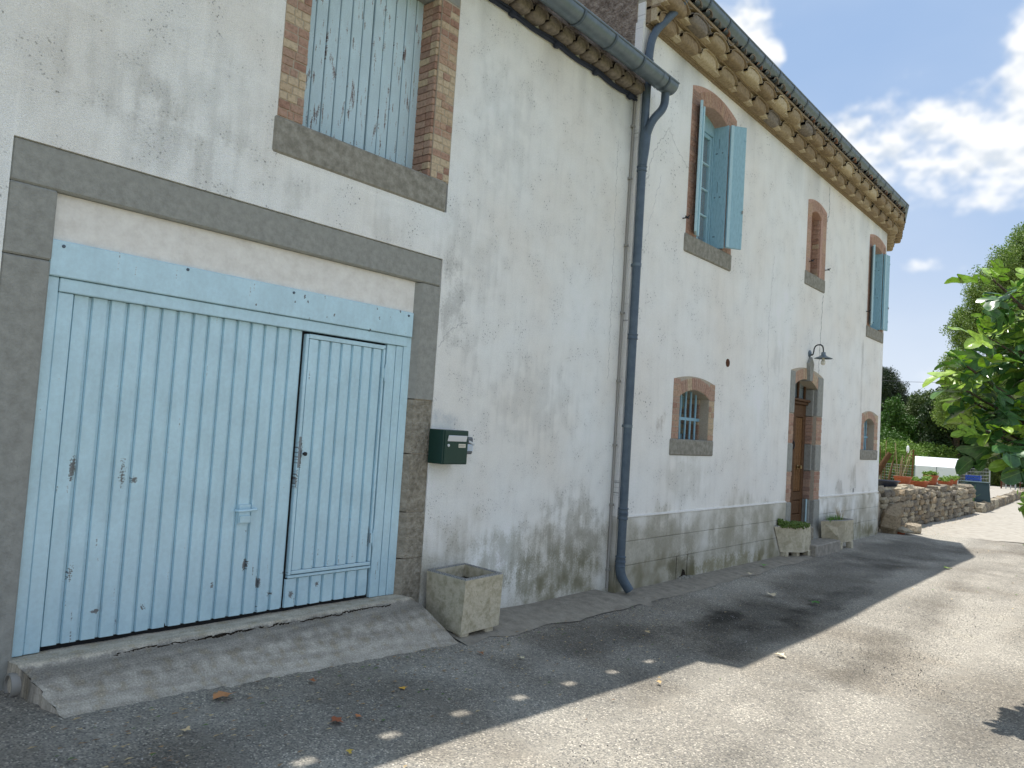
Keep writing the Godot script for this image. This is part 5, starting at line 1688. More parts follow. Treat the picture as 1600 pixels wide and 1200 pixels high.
func crown(parent: Node3D, mesh: Mesh, mat: Material, blobs: Array, per: float, size: float, called := "crown") -> void:
	var xs := []
	var tints := []
	for q in blobs:
		var c: Vector3 = q[0]
		var r: Vector3 = q[1]
		var n := int(per * (r.x * r.y + r.y * r.z + r.x * r.z))
		for k in n:
			var d := Vector3(rng.randfn(), rng.randfn(), rng.randfn()).normalized()
			var p := c + d * r * pow(rng.randf(), 0.33) * rng.randf_range(0.82, 1.12)
			xs.append(Transform3D(Basis(Vector3(rng.randfn(), rng.randfn(), rng.randfn()).normalized(), rng.randf() * TAU).scaled(Vector3.ONE * size * rng.randf_range(0.7, 1.35)), p))
			var t := rng.randf()
			tints.append(Color(0.85, 0.9, 0.85).lerp(Color(1.15, 1.08, 0.9), t) * rng.randf_range(0.8, 1.12))
	scatter(called, mesh, mat, xs, parent, tints)

func tree(called: String, label: String, foot: Vector3, blobs: Array, mesh: Mesh, mat: Material, per: float, size: float, group := "trees beyond the garden") -> Node3D:
	var t := thing(called, label, "tree", foot, group)
	var mb := MB.new()
	var top: Vector3 = blobs[0][0]
	for q in blobs:
		if q[0].y > top.y: top = q[0]
	mb.tube([foot, foot.lerp(top, 0.4) + Vector3(0.1, 0, 0.15), foot.lerp(top, 0.75), top], [0.28, 0.2, 0.13, 0.05], 8)
	for q in blobs:
		var c: Vector3 = q[0]
		var s := foot.lerp(top, 0.45)
		mb.tube([s, s.lerp(c, 0.6) + Vector3(0, -0.15, 0), c], [0.1, 0.06, 0.03], 6)
	part("trunk", mb, M.bark, t)
	crown(t, mesh, mat, blobs, per, size)
	return t

func background() -> void:
	var leafy := clump_mesh(22, 0.16, 0.5)
	var fine := clump_mesh(30, 0.11, 0.5)
	var needles := clump_mesh(30, 0.07, 0.5, 4.5)
	tree("pine_tree", "dark blue green pine rising just right of the house corner", Vector3(77.6, -0.5, -15.3), [[Vector3(77.6, 7.4, -15.6), Vector3(1.6, 1.5, 1.7)], [Vector3(77.6, 5.9, -14.7), Vector3(1.6, 1.0, 1.6)], [Vector3(77.9, 8.6, -15.9), Vector3(1.0, 0.8, 1.0)], [Vector3(77.5, 5.1, -16.2), Vector3(1.5, 1.1, 1.6)], [Vector3(77.5, 3.5, -15.6), Vector3(1.7, 1.3, 1.8)]], needles, M.leafs.pine, 52.0, 0.75)
	tree("pine_tree", "lower dark pine standing behind the bright green bushes", Vector3(82.8, -0.5, -14.4), [[Vector3(82.8, 6.0, -14.4), Vector3(1.6, 1.3, 1.5)], [Vector3(82.8, 4.6, -13.4), Vector3(1.7, 1.4, 1.8)], [Vector3(82.8, 5.0, -15.6), Vector3(1.4, 1.2, 1.4)], [Vector3(82.8, 2.8, -14.2), Vector3(2.2, 1.6, 2.2)]], needles, M.leafs.pine, 46.0, 0.8)
	tree("bushy_tree", "bright green conical bushy tree beside the house corner", Vector3(58.3, -0.4, -10.0), [[Vector3(58.3, 4.5, -10.1), Vector3(0.6, 0.9, 0.6)], [Vector3(58.3, 3.4, -10.3), Vector3(0.9, 1.0, 1.0)], [Vector3(58.3, 3.3, -9.3), Vector3(0.7, 0.9, 0.7)], [Vector3(58.3, 2.0, -9.9), Vector3(1.1, 1.1, 1.4)]], leafy, M.leafs.bushy, 75.0, 0.5)
	tree("bushy_tree", "olive green tree filling the gap left of the fig leaves", Vector3(60.6, -0.4, -8.6), [[Vector3(60.6, 5.2, -8.5), Vector3(1.2, 0.9, 1.2)], [Vector3(60.6, 4.2, -9.4), Vector3(1.2, 1.0, 1.1)], [Vector3(60.6, 3.4, -8.1), Vector3(1.3, 1.3, 1.5)], [Vector3(60.6, 2.0, -8.8), Vector3(1.3, 1.2, 1.6)]], leafy, M.leafs.olive, 60.0, 0.55)
	tree("bushy_tree", "dark leafy tree behind the fig leaves and garden shed", Vector3(57.1, -0.4, -6.0), [[Vector3(57.1, 5.4, -6.1), Vector3(1.2, 0.9, 1.1)], [Vector3(57.1, 4.2, -7.1), Vector3(1.2, 1.1, 1.1)], [Vector3(57.1, 4.0, -5.2), Vector3(1.5, 1.4, 1.5)], [Vector3(58.3, 2.6, -6.4), Vector3(1.6, 1.4, 1.9)], [Vector3(58.6, 2.7, -4.0), Vector3(1.6, 1.6, 1.6)]], leafy, M.leafs.dark, 55.0, 0.6)
	tree("poplar_tree", "tall airy pale green poplar at the right edge of the view", Vector3(45.8, -0.2, -1.6), [[Vector3(46.5, 12.4, -0.9), Vector3(1.3, 1.5, 1.2)], [Vector3(45.6, 11.0, -1.7), Vector3(1.4, 1.6, 1.2)], [Vector3(44.6, 9.9, -2.7), Vector3(1.1, 1.3, 0.9)], [Vector3(44.4, 8.1, -3.4), Vector3(1.0, 1.2, 0.9)], [Vector3(45.6, 8.6, -1.8), Vector3(1.9, 1.9, 1.5)], [Vector3(43.4, 5.9, -3.6), Vector3(0.9, 1.1, 0.7)], [Vector3(44.6, 5.0, -2.4), Vector3(1.8, 1.9, 1.4)], [Vector3(46.2, 6.2, -0.7), Vector3(1.9, 2.4, 1.4)], [Vector3(43.6, 4.0, -3.9), Vector3(0.9, 1.0, 0.7)], [Vector3(46.5, 10.0, 0.6), Vector3(1.6, 2.4, 1.3)]], fine, M.leafs.poplar, 125.0, 0.5)
	for q in [["vine covered hedge beside the cane bundle", Vector3(48.5, 1.2, -7.4), Vector3(1.2, 1.1, 1.5), "vine"], ["rounded bright hedge behind the white greenhouse", Vector3(56.5, 1.4, -7.2), Vector3(1.4, 0.9, 1.7), "vine"], ["sprawling creeper mounded on the garden shed's flat roof", Vector3(62.6, 1.45, -6.0), Vector3(1.4, 0.34, 2.1), "vine"], ["bright low hedge right of the garden shed", Vector3(57.6, 0.9, -3.6), Vector3(1.3, 0.7, 1.3), "vine"], ["dark evergreen hedge in deep shade behind the fig leaves", Vector3(59.8, 1.9, -4.4), Vector3(1.2, 1.4, 1.5), "dark"], ["tall pale shrub behind the wire fence, left of the greenhouse", Vector3(52.4, 1.6, -8.8), Vector3(1.2, 1.3, 1.3), "bushy"], ["mixed green hedge at the far right behind the fence posts", Vector3(52.0, 1.4, -1.6), Vector3(1.4, 1.6, 2.4), "olive"]]:
		var c: Vector3 = q[1]
		var b := thing("hedge", q[0], "hedge", Vector3(c.x, -0.3, c.z), "hedges around the garden")
		crown(b, leafy, M.leafs[q[3]], [[c, q[2]], [c + Vector3(0.2, -0.7, 0.4), q[2] * 0.9], [c + Vector3(0, -0.5, -0.6), q[2] * 0.8]], 85.0, 0.42, "foliage")
	# a wood far behind closes the horizon
	var far := clump_mesh(26, 0.5, 1.0)
	var xs := []
	var tints := []
	for k in 2600:
		var a := deg_to_rad(rng.randf_range(-20, 200))
		var dd := rng.randf_range(120, 190)
		var hgt := 6.0 + 2.5 * sin(a * 7.0) + 1.5 * sin(a * 17.0)
		xs.append(Transform3D(Basis(Vector3.UP, rng.randf() * TAU).scaled(Vector3.ONE * rng.randf_range(1.2, 2.4)), Vector3(sin(a) * dd, rng.randf() * hgt, -cos(a) * dd)))
		tints.append(Color(0.8, 0.95, 0.85) * rng.randf_range(0.7, 1.1))
	scatter("distant_wood", far, M.leafs.dark, xs, null, tints)
	# the dry stone wall
	var w := thing("stone_wall", "rough rubble garden wall with flower pots along its top", "wall", Vector3(21.2, 0, 0))
	var line_z := func(x: float) -> float: return 0.04 + 0.018 * (x - 17.2)
	var top_y := func(x: float) -> float: return 0.86 - 0.012 * (x - 17.2) + 0.03 * sin(x * 2.1)
	var mb := MB.new()
	mb.sheet(30, 1, func(u: float, v: float) -> Vector3:
		var x := lerpf(16.22, 25.15, u)
		return Vector3(x, lerpf(-0.1, top_y.call(x) - 0.06, v), line_z.call(x) - 0.035))
	mb.sheet(30, 1, func(u: float, v: float) -> Vector3:
		var x := lerpf(16.22, 25.15, u)
		return Vector3(x, top_y.call(x) - 0.05, lerpf(line_z.call(x) - 0.035, line_z.call(x) - 0.55, v)))
	mb.box(Vector3(25.0, -0.1, -0.42), Vector3(25.12, 0.7, 0.13))
	part("wall_core", mb, M.mortar, w)
	var rocks := []
	for k in 6:
		var rb := MB.new()
		var nn := noise(140 + k, 0.9, 2)
		var sp := func(x: float) -> float: return signf(x) * pow(absf(x), 0.55)
		rb.sheet(7, 4, func(u: float, v: float) -> Vector3:
			var a := -TAU * u
			var b := PI * (v - 0.5)
			var p := Vector3(sp.call(cos(b)) * sp.call(cos(a)), sp.call(sin(b)), sp.call(cos(b)) * sp.call(sin(a))) * 0.5
			return p * (1.0 + 0.35 * nn.get_noise_3dv(p * 2.5)), true)
		rocks.append(rb.done())
	var row := 0
	var y := 0.02
	while y < 0.78:
		var hh := rng.randf_range(0.09, 0.14)
		var x := 16.3 + rng.randf() * 0.15
		while x < 25.1:
			var ww := rng.randf_range(0.18, 0.46)
			var t := Transform3D(Basis.from_euler(Vector3(rng.randf_range(-0.1, 0.1), rng.randf_range(-0.12, 0.12), rng.randf_range(-0.12, 0.12))), Vector3(x + ww / 2, y + hh / 2 + rng.randf_range(-0.015, 0.015), line_z.call(x) - 0.05 + rng.randf_range(-0.02, 0.03)))
			if y + hh < top_y.call(x) + 0.02:
				inst("stone", rocks[rng.randi() % 6], M.stones[rng.randi() % 5], w, t.scaled_local(Vector3(ww * 1.06, hh * 1.1, 0.22)))
			x += ww
		y += hh
		row += 1
	var xx := 16.3
	while xx < 25.1:
		var ww := rng.randf_range(0.25, 0.5)
		inst("coping_stone", rocks[rng.randi() % 6], M.stones[rng.randi() % 3], w, Transform3D(Basis.from_euler(Vector3(rng.randf_range(-0.1, 0.1), rng.randf_range(-0.3, 0.3), rng.randf_range(-0.12, 0.12))), Vector3(xx + ww / 2, top_y.call(xx) - 0.03, line_z.call(xx) - 0.24)).scaled_local(Vector3(ww * 1.08, rng.randf_range(0.08, 0.16), 0.52)))
		xx += ww
	for k in 6:
		inst("end_stone", rocks[k], M.stones[k % 5], w, at_place(25.14, 0.08 + k * 0.125, -0.08 + 0.05 * (k % 2)).scaled_local(Vector3(0.22, 0.14, 0.4)))
	inst("boulder", rocks[2], M.stones[4], w, Transform3D(Basis.from_euler(Vector3(0.2, 0.3, 0.25)), Vector3(16.75, 0.26, 0.06)).scaled_local(Vector3(1.0, 0.62, 0.42)))
	for q in [["flat pale stone slab leaning at the far house corner", Vector3(16.75, 0.13, 0.20), Vector3(0.75, 0.10, 0.42), 2], ["rounded buff stone lying beyond the far house corner", Vector3(17.2, 0.10, 0.42), Vector3(0.38, 0.24, 0.34), 0], ["broken piece of orange brick among rubble by the house corner", Vector3(16.62, 0.06, 0.30), Vector3(0.26, 0.10, 0.18), 9]]:
		var rk := MeshInstance3D.new()
		rk.name = numbered("rubble_stone")
		rk.mesh = rocks[1]
		rk.material_override = M.pot if q[3] == 9 else M.stones[q[3]]
		add_child(rk)
		rk.position = q[1]
		rk.scale = q[2]
		rk.rotation = Vector3(0.1, 0.5 * q[3], 0.08)
		metas(rk, q[0], "stone", "rubble at the house corner")
	# low kerb of upright stones and the raised path behind it
	var kw := thing("low_stone_kerb", "low kerb of upright stones leading right from the rubble wall", "kerb", Vector3(33, 0, 0))
	for k in 44:
		var u := (k + 0.5) / 44.0
		inst("stone", rocks[rng.randi() % 6], M.stones[rng.randi() % 5], kw, Transform3D(Basis.from_euler(Vector3(0, rng.randf_range(-0.2, 0.2), rng.randf_range(-0.1, 0.1))), Vector3(lerpf(25.9, 42, u), 0.13, lerpf(0.24, -0.36, u))).scaled_local(Vector3(0.38, rng.randf_range(0.30, 0.42), 0.3)))
	mb = MB.new()
	mb.prism(PackedVector2Array([Vector2(25.5, -0.10), Vector2(42, 0.42), Vector2(42, 1.9), Vector2(25.5, 1.3)]), Transform3D(Basis(Vector3.RIGHT, Vector3.FORWARD, Vector3.UP), Vector3(0, -0.1, 0)), 0.39)
	structure("garden_path", mb, M.paving, "raised pale garden path behind the low kerb")
	# pots on the wall
	var pots := [["wide terracotta pot on a white block, leftmost on the wall", 19.0, 0.32, 0.20, -0.22, 0.0], ["long terracotta trough of leafy plants on the wall", 20.45, 0.46, 0.15, -0.24, 1.0], ["small dark green pot between two terracotta ones", 21.0, 0.20, 0.17, -0.2, 0.6], ["tall square terracotta pot with a spreading green plant", 21.6, 0.30, 0.24, -0.18, 1.3], ["low terracotta pot of seedlings near the wall's end", 23.05, 0.28, 0.15, -0.16, 1.0], ["plain round terracotta pot with a small herb, second from the right", 23.6, 0.22, 0.18, -0.14, 0.8], ["smallest terracotta pot, the last at the wall's right end", 24.15, 0.20, 0.18, -0.12, 0.7]]
	var herb := clump_mesh(24, 0.05, 0.085, 1.6)
	for q in pots:
		var by: float = top_y.call(q[1]) + 0.03
		var p := thing("flower_pot", q[0], "flower pot", Vector3(q[1], by, q[4]), "flower pots on the rubble wall")
		mb = MB.new()
		var r: float = q[2] / 2
		var hh: float = q[3]
		if q[2] > 0.26:
			mb.lathe([Vector2(0, 0), Vector2(r * 1.05, 0), Vector2(r * 1.3, hh * 0.8), Vector2(r * 1.42, hh * 0.82), Vector2(r * 1.42, hh), Vector2(r * 1.25, hh), Vector2(r * 1.2, hh * 0.85)], Transform3D(Basis(Vector3.UP, PI / 4), Vector3(q[1], by, q[4])), 4)
		else:
			mb.lathe([Vector2(0, 0), Vector2(r * 0.72, 0), Vector2(r * 0.92, hh * 0.78), Vector2(r, hh * 0.8), Vector2(r, hh), Vector2(r * 0.88, hh), Vector2(r * 0.84, hh * 0.85)], at_place(q[1], by, q[4]), 14)
		part("pot", mb, plain(c8(52, 74, 66), 0.6) if q[0].begins_with("small dark") else M.pot, p)
		mb = MB.new()
		mb.lathe([Vector2(r * 0.95, hh * 0.87), Vector2(0, hh * 0.9)], at_place(q[1], by, q[4]), 10)
		part("soil", mb, M.soil, p)
		if q[5] > 0:
			var sx := []
			for k in int(9 * q[5]): sx.append(Transform3D(Basis(Vector3.UP, rng.randf() * TAU).scaled(Vector3.ONE * rng.randf_range(0.6, 1.1)), Vector3(q[1] + rng.randf_range(-1, 1) * r, by + hh + rng.randf_range(-0.01, 0.05) * q[5], q[4] + rng.randf_range(-1, 1) * r * 0.8)))
			scatter("plant", herb, M.leafs.vine, sx, p, sx.map(func(_a): return Color(1.0, 1.0, 0.9)))
	mb = MB.new()
	mb.cbox(Transform3D(Basis(), Vector3(19.0, top_y.call(19.0) + 0.0, -0.22)), Vector3(0.36, 0.07, 0.34), 0.01)
	single("white_block", mb, M.rim, "flat whitish block under the leftmost terracotta pot", "block")
	# canes and posts leaning behind the wall
	var cb := thing("cane_bundle", "bundle of bean canes and stakes leaning behind the wall by the house", "canes", Vector3(21.3, 0.35, -1.0))
	for k in 17:
		mb = MB.new()
		var bx := 21.3 + rng.randf_range(-0.5, 0.5)
		var bz := -1.15 + rng.randf_range(-0.30, 0.35)
		mb.tube([Vector3(bx, 0.35, bz), Vector3(bx + rng.randf_range(-0.3, 0.3), rng.randf_range(1.3, 1.95), bz + rng.randf_range(-0.15, 0.42))], [0.014, 0.009], 6)
		part("cane", mb, [plain(c8(150, 124, 92), 0.8), plain(c8(112, 86, 62), 0.8), plain(c8(180, 160, 126), 0.8)][k % 3], cb)
	mb = MB.new()
	mb.tube([Vector3(21.0, 0.35, -1.45), Vector3(21.1, 1.0, -1.35), Vector3(21.2, 1.6, -1.05)], [0.10, 0.085, 0.06], 8)
	part("post", mb, M.dark_wood, cb)
	var pb := thing("bean_post", "slim weathered post with a white rag tied on top", "post", Vector3(21.6, 0.35, -0.62))
	mb = MB.new()
	mb.tube([Vector3(21.6, 0.35, -0.62), Vector3(21.62, 1.72, -0.60)], [0.022, 0.018], 6)
	mb.tube([Vector3(21.6, 1.55, -0.75), Vector3(21.6, 1.58, -0.5)], 0.012, 6)
	part("post", mb, M.wood, pb)
	mb = MB.new()
	mb.pillow(Vector3(21.6, 1.72, -0.73), Vector3(0.03, 0.10, 0.035), 0.8)
	part("rag", mb, M.plastic_white, pb)
	var bs := thing("plastic_basin", "dark blue black basin standing on the wall against the house", "basin", Vector3(18.1, 0.86, -0.35))
	mb = MB.new()
	mb.lathe([Vector2(0, 0), Vector2(0.20, 0), Vector2(0.27, 0.13), Vector2(0.29, 0.13), Vector2(0.29, 0.15), Vector2(0.25, 0.15), Vector2(0.19, 0.03), Vector2(0, 0.03)], at_place(18.1, 0.86, -0.35), 18)
	part("basin", mb, plain(c8(34, 42, 58), 0.4), bs)
	# compost bin, crates, leeks
	var co := thing("compost_bin", "dark green tapered plastic compost bin with flat lid", "compost bin", Vector3(26.95, 0.29, -0.05))
	mb = MB.new()
	var ct := Transform3D(Basis(Vector3.UP, 0.5), Vector3(26.95, 0.29, -0.05))
	mb.lathe([Vector2(0, 0), Vector2(0.46, 0), Vector2(0.40, 0.56), Vector2(0, 0.56)], ct * Transform3D(Basis(Vector3.UP, PI / 4)), 4)
	var cbody := part("bin_body", mb, plain(c8(36, 62, 66), 0.5), co)
	mb = MB.new()
	mb.cbox(ct * at_place(0, 0.575, 0), Vector3(0.62, 0.035, 0.62), 0.01)
	part("lid", mb, plain(c8(44, 68, 70), 0.5), co)
	for k in 4:
		mb = MB.new()
		mb.cbox(ct * Transform3D(Basis(Vector3.UP, k * PI / 2), Vector3.ZERO) * Transform3D(Basis(Vector3.RIGHT, -0.075), Vector3(0, 0.28, 0.312)), Vector3(0.5, 0.44, 0.012), 0.004)
		part("panel", mb, plain(c8(36, 62, 66), 0.5), cbody)
	for i in 2:
		var cr := thing("blue_crate", ["bright blue plastic crate stacked on another beyond the wall", "bright blue plastic crate at the bottom of the stack"][i], "crate", Vector3(39.5, 0.10 + 0.34 * (1 - i), -2.1), "blue crates in the garden")
		mb = MB.new()
		var b0 := Vector3(39.5, 0.10 + 0.34 * (1 - i), -2.1)
		var bc := plain(c8(30, 74, 168), 0.5)
		mb.box(b0 + Vector3(-0.2, 0, -0.28), b0 + Vector3(0.2, 0.02, 0.28))
		part("base", mb, bc, cr)
		for r in 3:
			mb = MB.new()
			var yy := 0.03 + r * 0.11
			mb.box(b0 + Vector3(-0.2, yy, -0.28), b0 + Vector3(-0.185, yy + 0.08, 0.28))
			mb.box(b0 + Vector3(0.185, yy, -0.28), b0 + Vector3(0.2, yy + 0.08, 0.28))
			mb.box(b0 + Vector3(-0.185, yy, -0.28), b0 + Vector3(0.185, yy + 0.08, -0.265))
			mb.box(b0 + Vector3(-0.185, yy, 0.265), b0 + Vector3(0.185, yy + 0.08, 0.28))
			part("slat", mb, bc, cr)
		for q in [[-0.205, -0.285], [0.165, -0.285], [-0.205, 0.245], [0.165, 0.245]]:
			mb = MB.new()
			mb.box(b0 + Vector3(q[0], 0, q[1]), b0 + Vector3(q[0] + 0.04, 0.33, q[1] + 0.04))
			part("corner_post", mb, bc, cr)
	var lk := thing("leek_row", "clump of tall blue green leek leaves left of the compost bin", "plant", Vector3(26.2, 0.29, -0.15))
	for k in 5: inst("leaves", blade_mesh(14, 0.12, 0.55, 0.012, 0.22), M.leafs.herb, lk, at_place(26.0 + k * 0.12, 0.29, -0.35 + k * 0.07), "stuff")
	# wire fence
	var fn := thing("wire_fence", "galvanised wire mesh garden fence on thin grey posts", "fence", Vector3(40.5, 0.2, -4.0))
	var galv := plain(c8(176, 180, 180), 0.5, 0.4)
	var pts := [Vector3(44.2, 0.0, -7.2), Vector3(43.2, 0.0, -5.3), Vector3(42.2, 0.05, -3.8), Vector3(40.8, 0.1, -2.6), Vector3(38.6, 0.2, -1.35)]
	for k in pts.size():
		mb = MB.new()
		mb.tube([pts[k], pts[k] + Vector3(0, 0.96, 0)], 0.022, 6)
		part("fence_post", mb, galv, fn)
	mb = MB.new()
	for k in pts.size() - 1:
		for r in 7: mb.tube([pts[k] + Vector3(0, 0.06 + r * 0.145, 0), pts[k + 1] + Vector3(0, 0.06 + r * 0.145, 0)], 0.0055, 4, false)
		for c in 16:
			var p: Vector3 = pts[k].lerp(pts[k + 1], c / 16.0)
			mb.tube([p + Vector3(0, 0.04, 0), p + Vector3(0, 0.95, 0)], 0.004, 4, false)
	part("wire_mesh", mb, galv, fn, "stuff")
	var pf := thing("post_fence", "row of pale grey fence posts with wires at the far right", "fence", Vector3(40.0, 0.1, -0.2))
	for k in 12:
		mb = MB.new()
		mb.tube([Vector3(39.6 + 0.03 * k, 0.05, -1.05 + k * 0.17), Vector3(39.6 + 0.03 * k, 0.86 + 0.05 * (k % 3), -1.05 + k * 0.17)], 0.02 if k % 3 else 0.03, 6)
		part("fence_post", mb, galv if k % 4 else M.rust, pf)
	mb = MB.new()
	for r in 4: mb.tube([Vector3(39.6, 0.2 + r * 0.2, -1.05), Vector3(39.95, 0.2 + r * 0.2, 0.85)], 0.005, 4, false)
	part("wire", mb, galv, pf)
	# greenhouse and shed
	var gt := Transform3D(Basis(Vector3.UP, deg_to_rad(90 - 11 + 24)), Vector3(39.25, 0.10, -3.55)).scaled_local(Vector3.ONE * 0.76)
	var gr := thing("greenhouse", "small white plastic garden greenhouse with pitched top", "greenhouse", Vector3(39.25, 0.10, -3.55))
	var gl := 1.12
	var gw := 0.76
	mb = MB.new()
	for s in [-1.0, 1.0]:
		mb.obox(gt * at_place(0, 0.62, s * gw), Vector3(gl * 2, 1.24, 0.02))
		mb.obox(gt * Transform3D(Basis(Vector3.RIGHT, s * 0.62), Vector3(0, 1.51, s * gw / 2)), Vector3(gl * 2 + 0.04, 0.02, 0.95))
	part("cover", mb, M.plastic_white, gr)
	for s in [-1.0, 1.0]:
		mb = MB.new()
		mb.prism(PackedVector2Array([Vector2(-gw, 0), Vector2(gw, 0), Vector2(gw, 1.24), Vector2(0, 1.77), Vector2(-gw, 1.24)]), gt * Transform3D(Basis(Vector3.FORWARD, Vector3.UP, Vector3.RIGHT), Vector3(s * gl - 0.01, 0, 0)), 0.02)
		part("gable_end", mb, M.plastic_white, gr)
	mb = MB.new()
	for s in [-1.0, 1.0]: mb.obox(gt * at_place(s * (gl + 0.02), 0.55, 0), Vector3(0.012, 1.0, 0.66))
	part("door_flap", mb, plain(c8(206, 214, 220), 0.5), gr)
	for q in [[-1, -1], [-1, 1], [1, -1], [1, 1], [0, -1], [0, 1]]:
		mb = MB.new()
		mb.tube([gt * Vector3(q[0] * (gl + 0.015), 0, q[1] * (gw + 0.018)), gt * Vector3(q[0] * (gl + 0.015), 1.25, q[1] * (gw + 0.018))], 0.014, 6)
		part("frame_tube", mb, plain(c8(120, 134, 140), 0.5), gr)
	var sh := thing("garden_shed", "flat roofed grey concrete shed behind the greenhouse", "shed", Vector3(62.5, -0.4, -6.0))
	mb = MB.new()
	var stf := Transform3D(Basis(Vector3.UP, 0.28), Vector3(62.5, 0.42, -6.3))
	mb.obox(stf, Vector3(2.4, 1.66, 3.4))
	part("wall", mb, M.concrete, sh)
	mb = MB.new()
	mb.obox(stf * at_place(0, 0.87, 0), Vector3(2.6, 0.07, 3.6))
	part("roof", mb, M.sill, sh)
	mb = MB.new()
	mb.obox(stf * at_place(-1.205, -0.1, -0.9), Vector3(0.03, 1.4, 0.7))
	part("door", mb, M.dark_wood, sh)
	mb = MB.new()
	mb.tube([Vector3(57.0, 0.0, -4.9), Vector3(57.0, 0.95, -4.88)], 0.05, 6)
	single("dark_post", mb, M.cable, "dark post standing in front of the garden shed wall", "post")
	# a flowering shrub at the right edge
	var fs := thing("flowering_shrub", "small shrub with pink flowers at the right edge of the lane", "shrub", Vector3(9.1, 0.0, 3.55))
	var fx := []
	for k in 46: fx.append(Transform3D(Basis(Vector3.UP, rng.randf() * TAU).scaled(Vector3.ONE * rng.randf_range(0.6, 1.2)), Vector3(9.15 + rng.randfn() * 0.14, 1.06 + rng.randfn() * 0.12, 3.42 + rng.randfn() * 0.10)))
	scatter("foliage", clump_mesh(14, 0.05, 0.10, 1.5), M.leafs.vine, fx, fs, fx.map(func(_a): return Color(1, 1, 0.9)))
	for k in 5:
		mb = MB.new()
		var c := Vector3(9.15 + rng.randfn() * 0.08, 1.14 + 0.04 * k, 3.27 + rng.randf() * 0.10)
		for i in 5:
			var a := TAU * i / 5
			mb.pillow(c + Vector3(cos(a) * 0.018, sin(a) * 0.018, 0.01), Vector3(0.016, 0.016, 0.008), 1.0, 6, 4)
		part("flower", mb, plain(c8(224, 132, 160), 0.6), fs)
	mb = MB.new()
	for k in 5: mb.tube([Vector3(9.1, 0, 3.55), Vector3(9.12 + 0.03 * k, 0.5, 3.5), Vector3(9.0 + 0.08 * k, 1.0, 3.42 - 0.02 * k)], [0.012, 0.009, 0.004], 5)
	part("stem", mb, M.bark, fs)
	mb = MB.new()
	mb.tube([Vector3(70, 8.4, -30), Vector3(68.15, 7.34, -11.8), Vector3(68.7, 7.34, -8.9), Vector3(70.5, 8.6, 12)], 0.014, 4, false)
	single("overhead_wire", mb, M.cable, "thin overhead wire strung between the pine and the poplar", "wire")

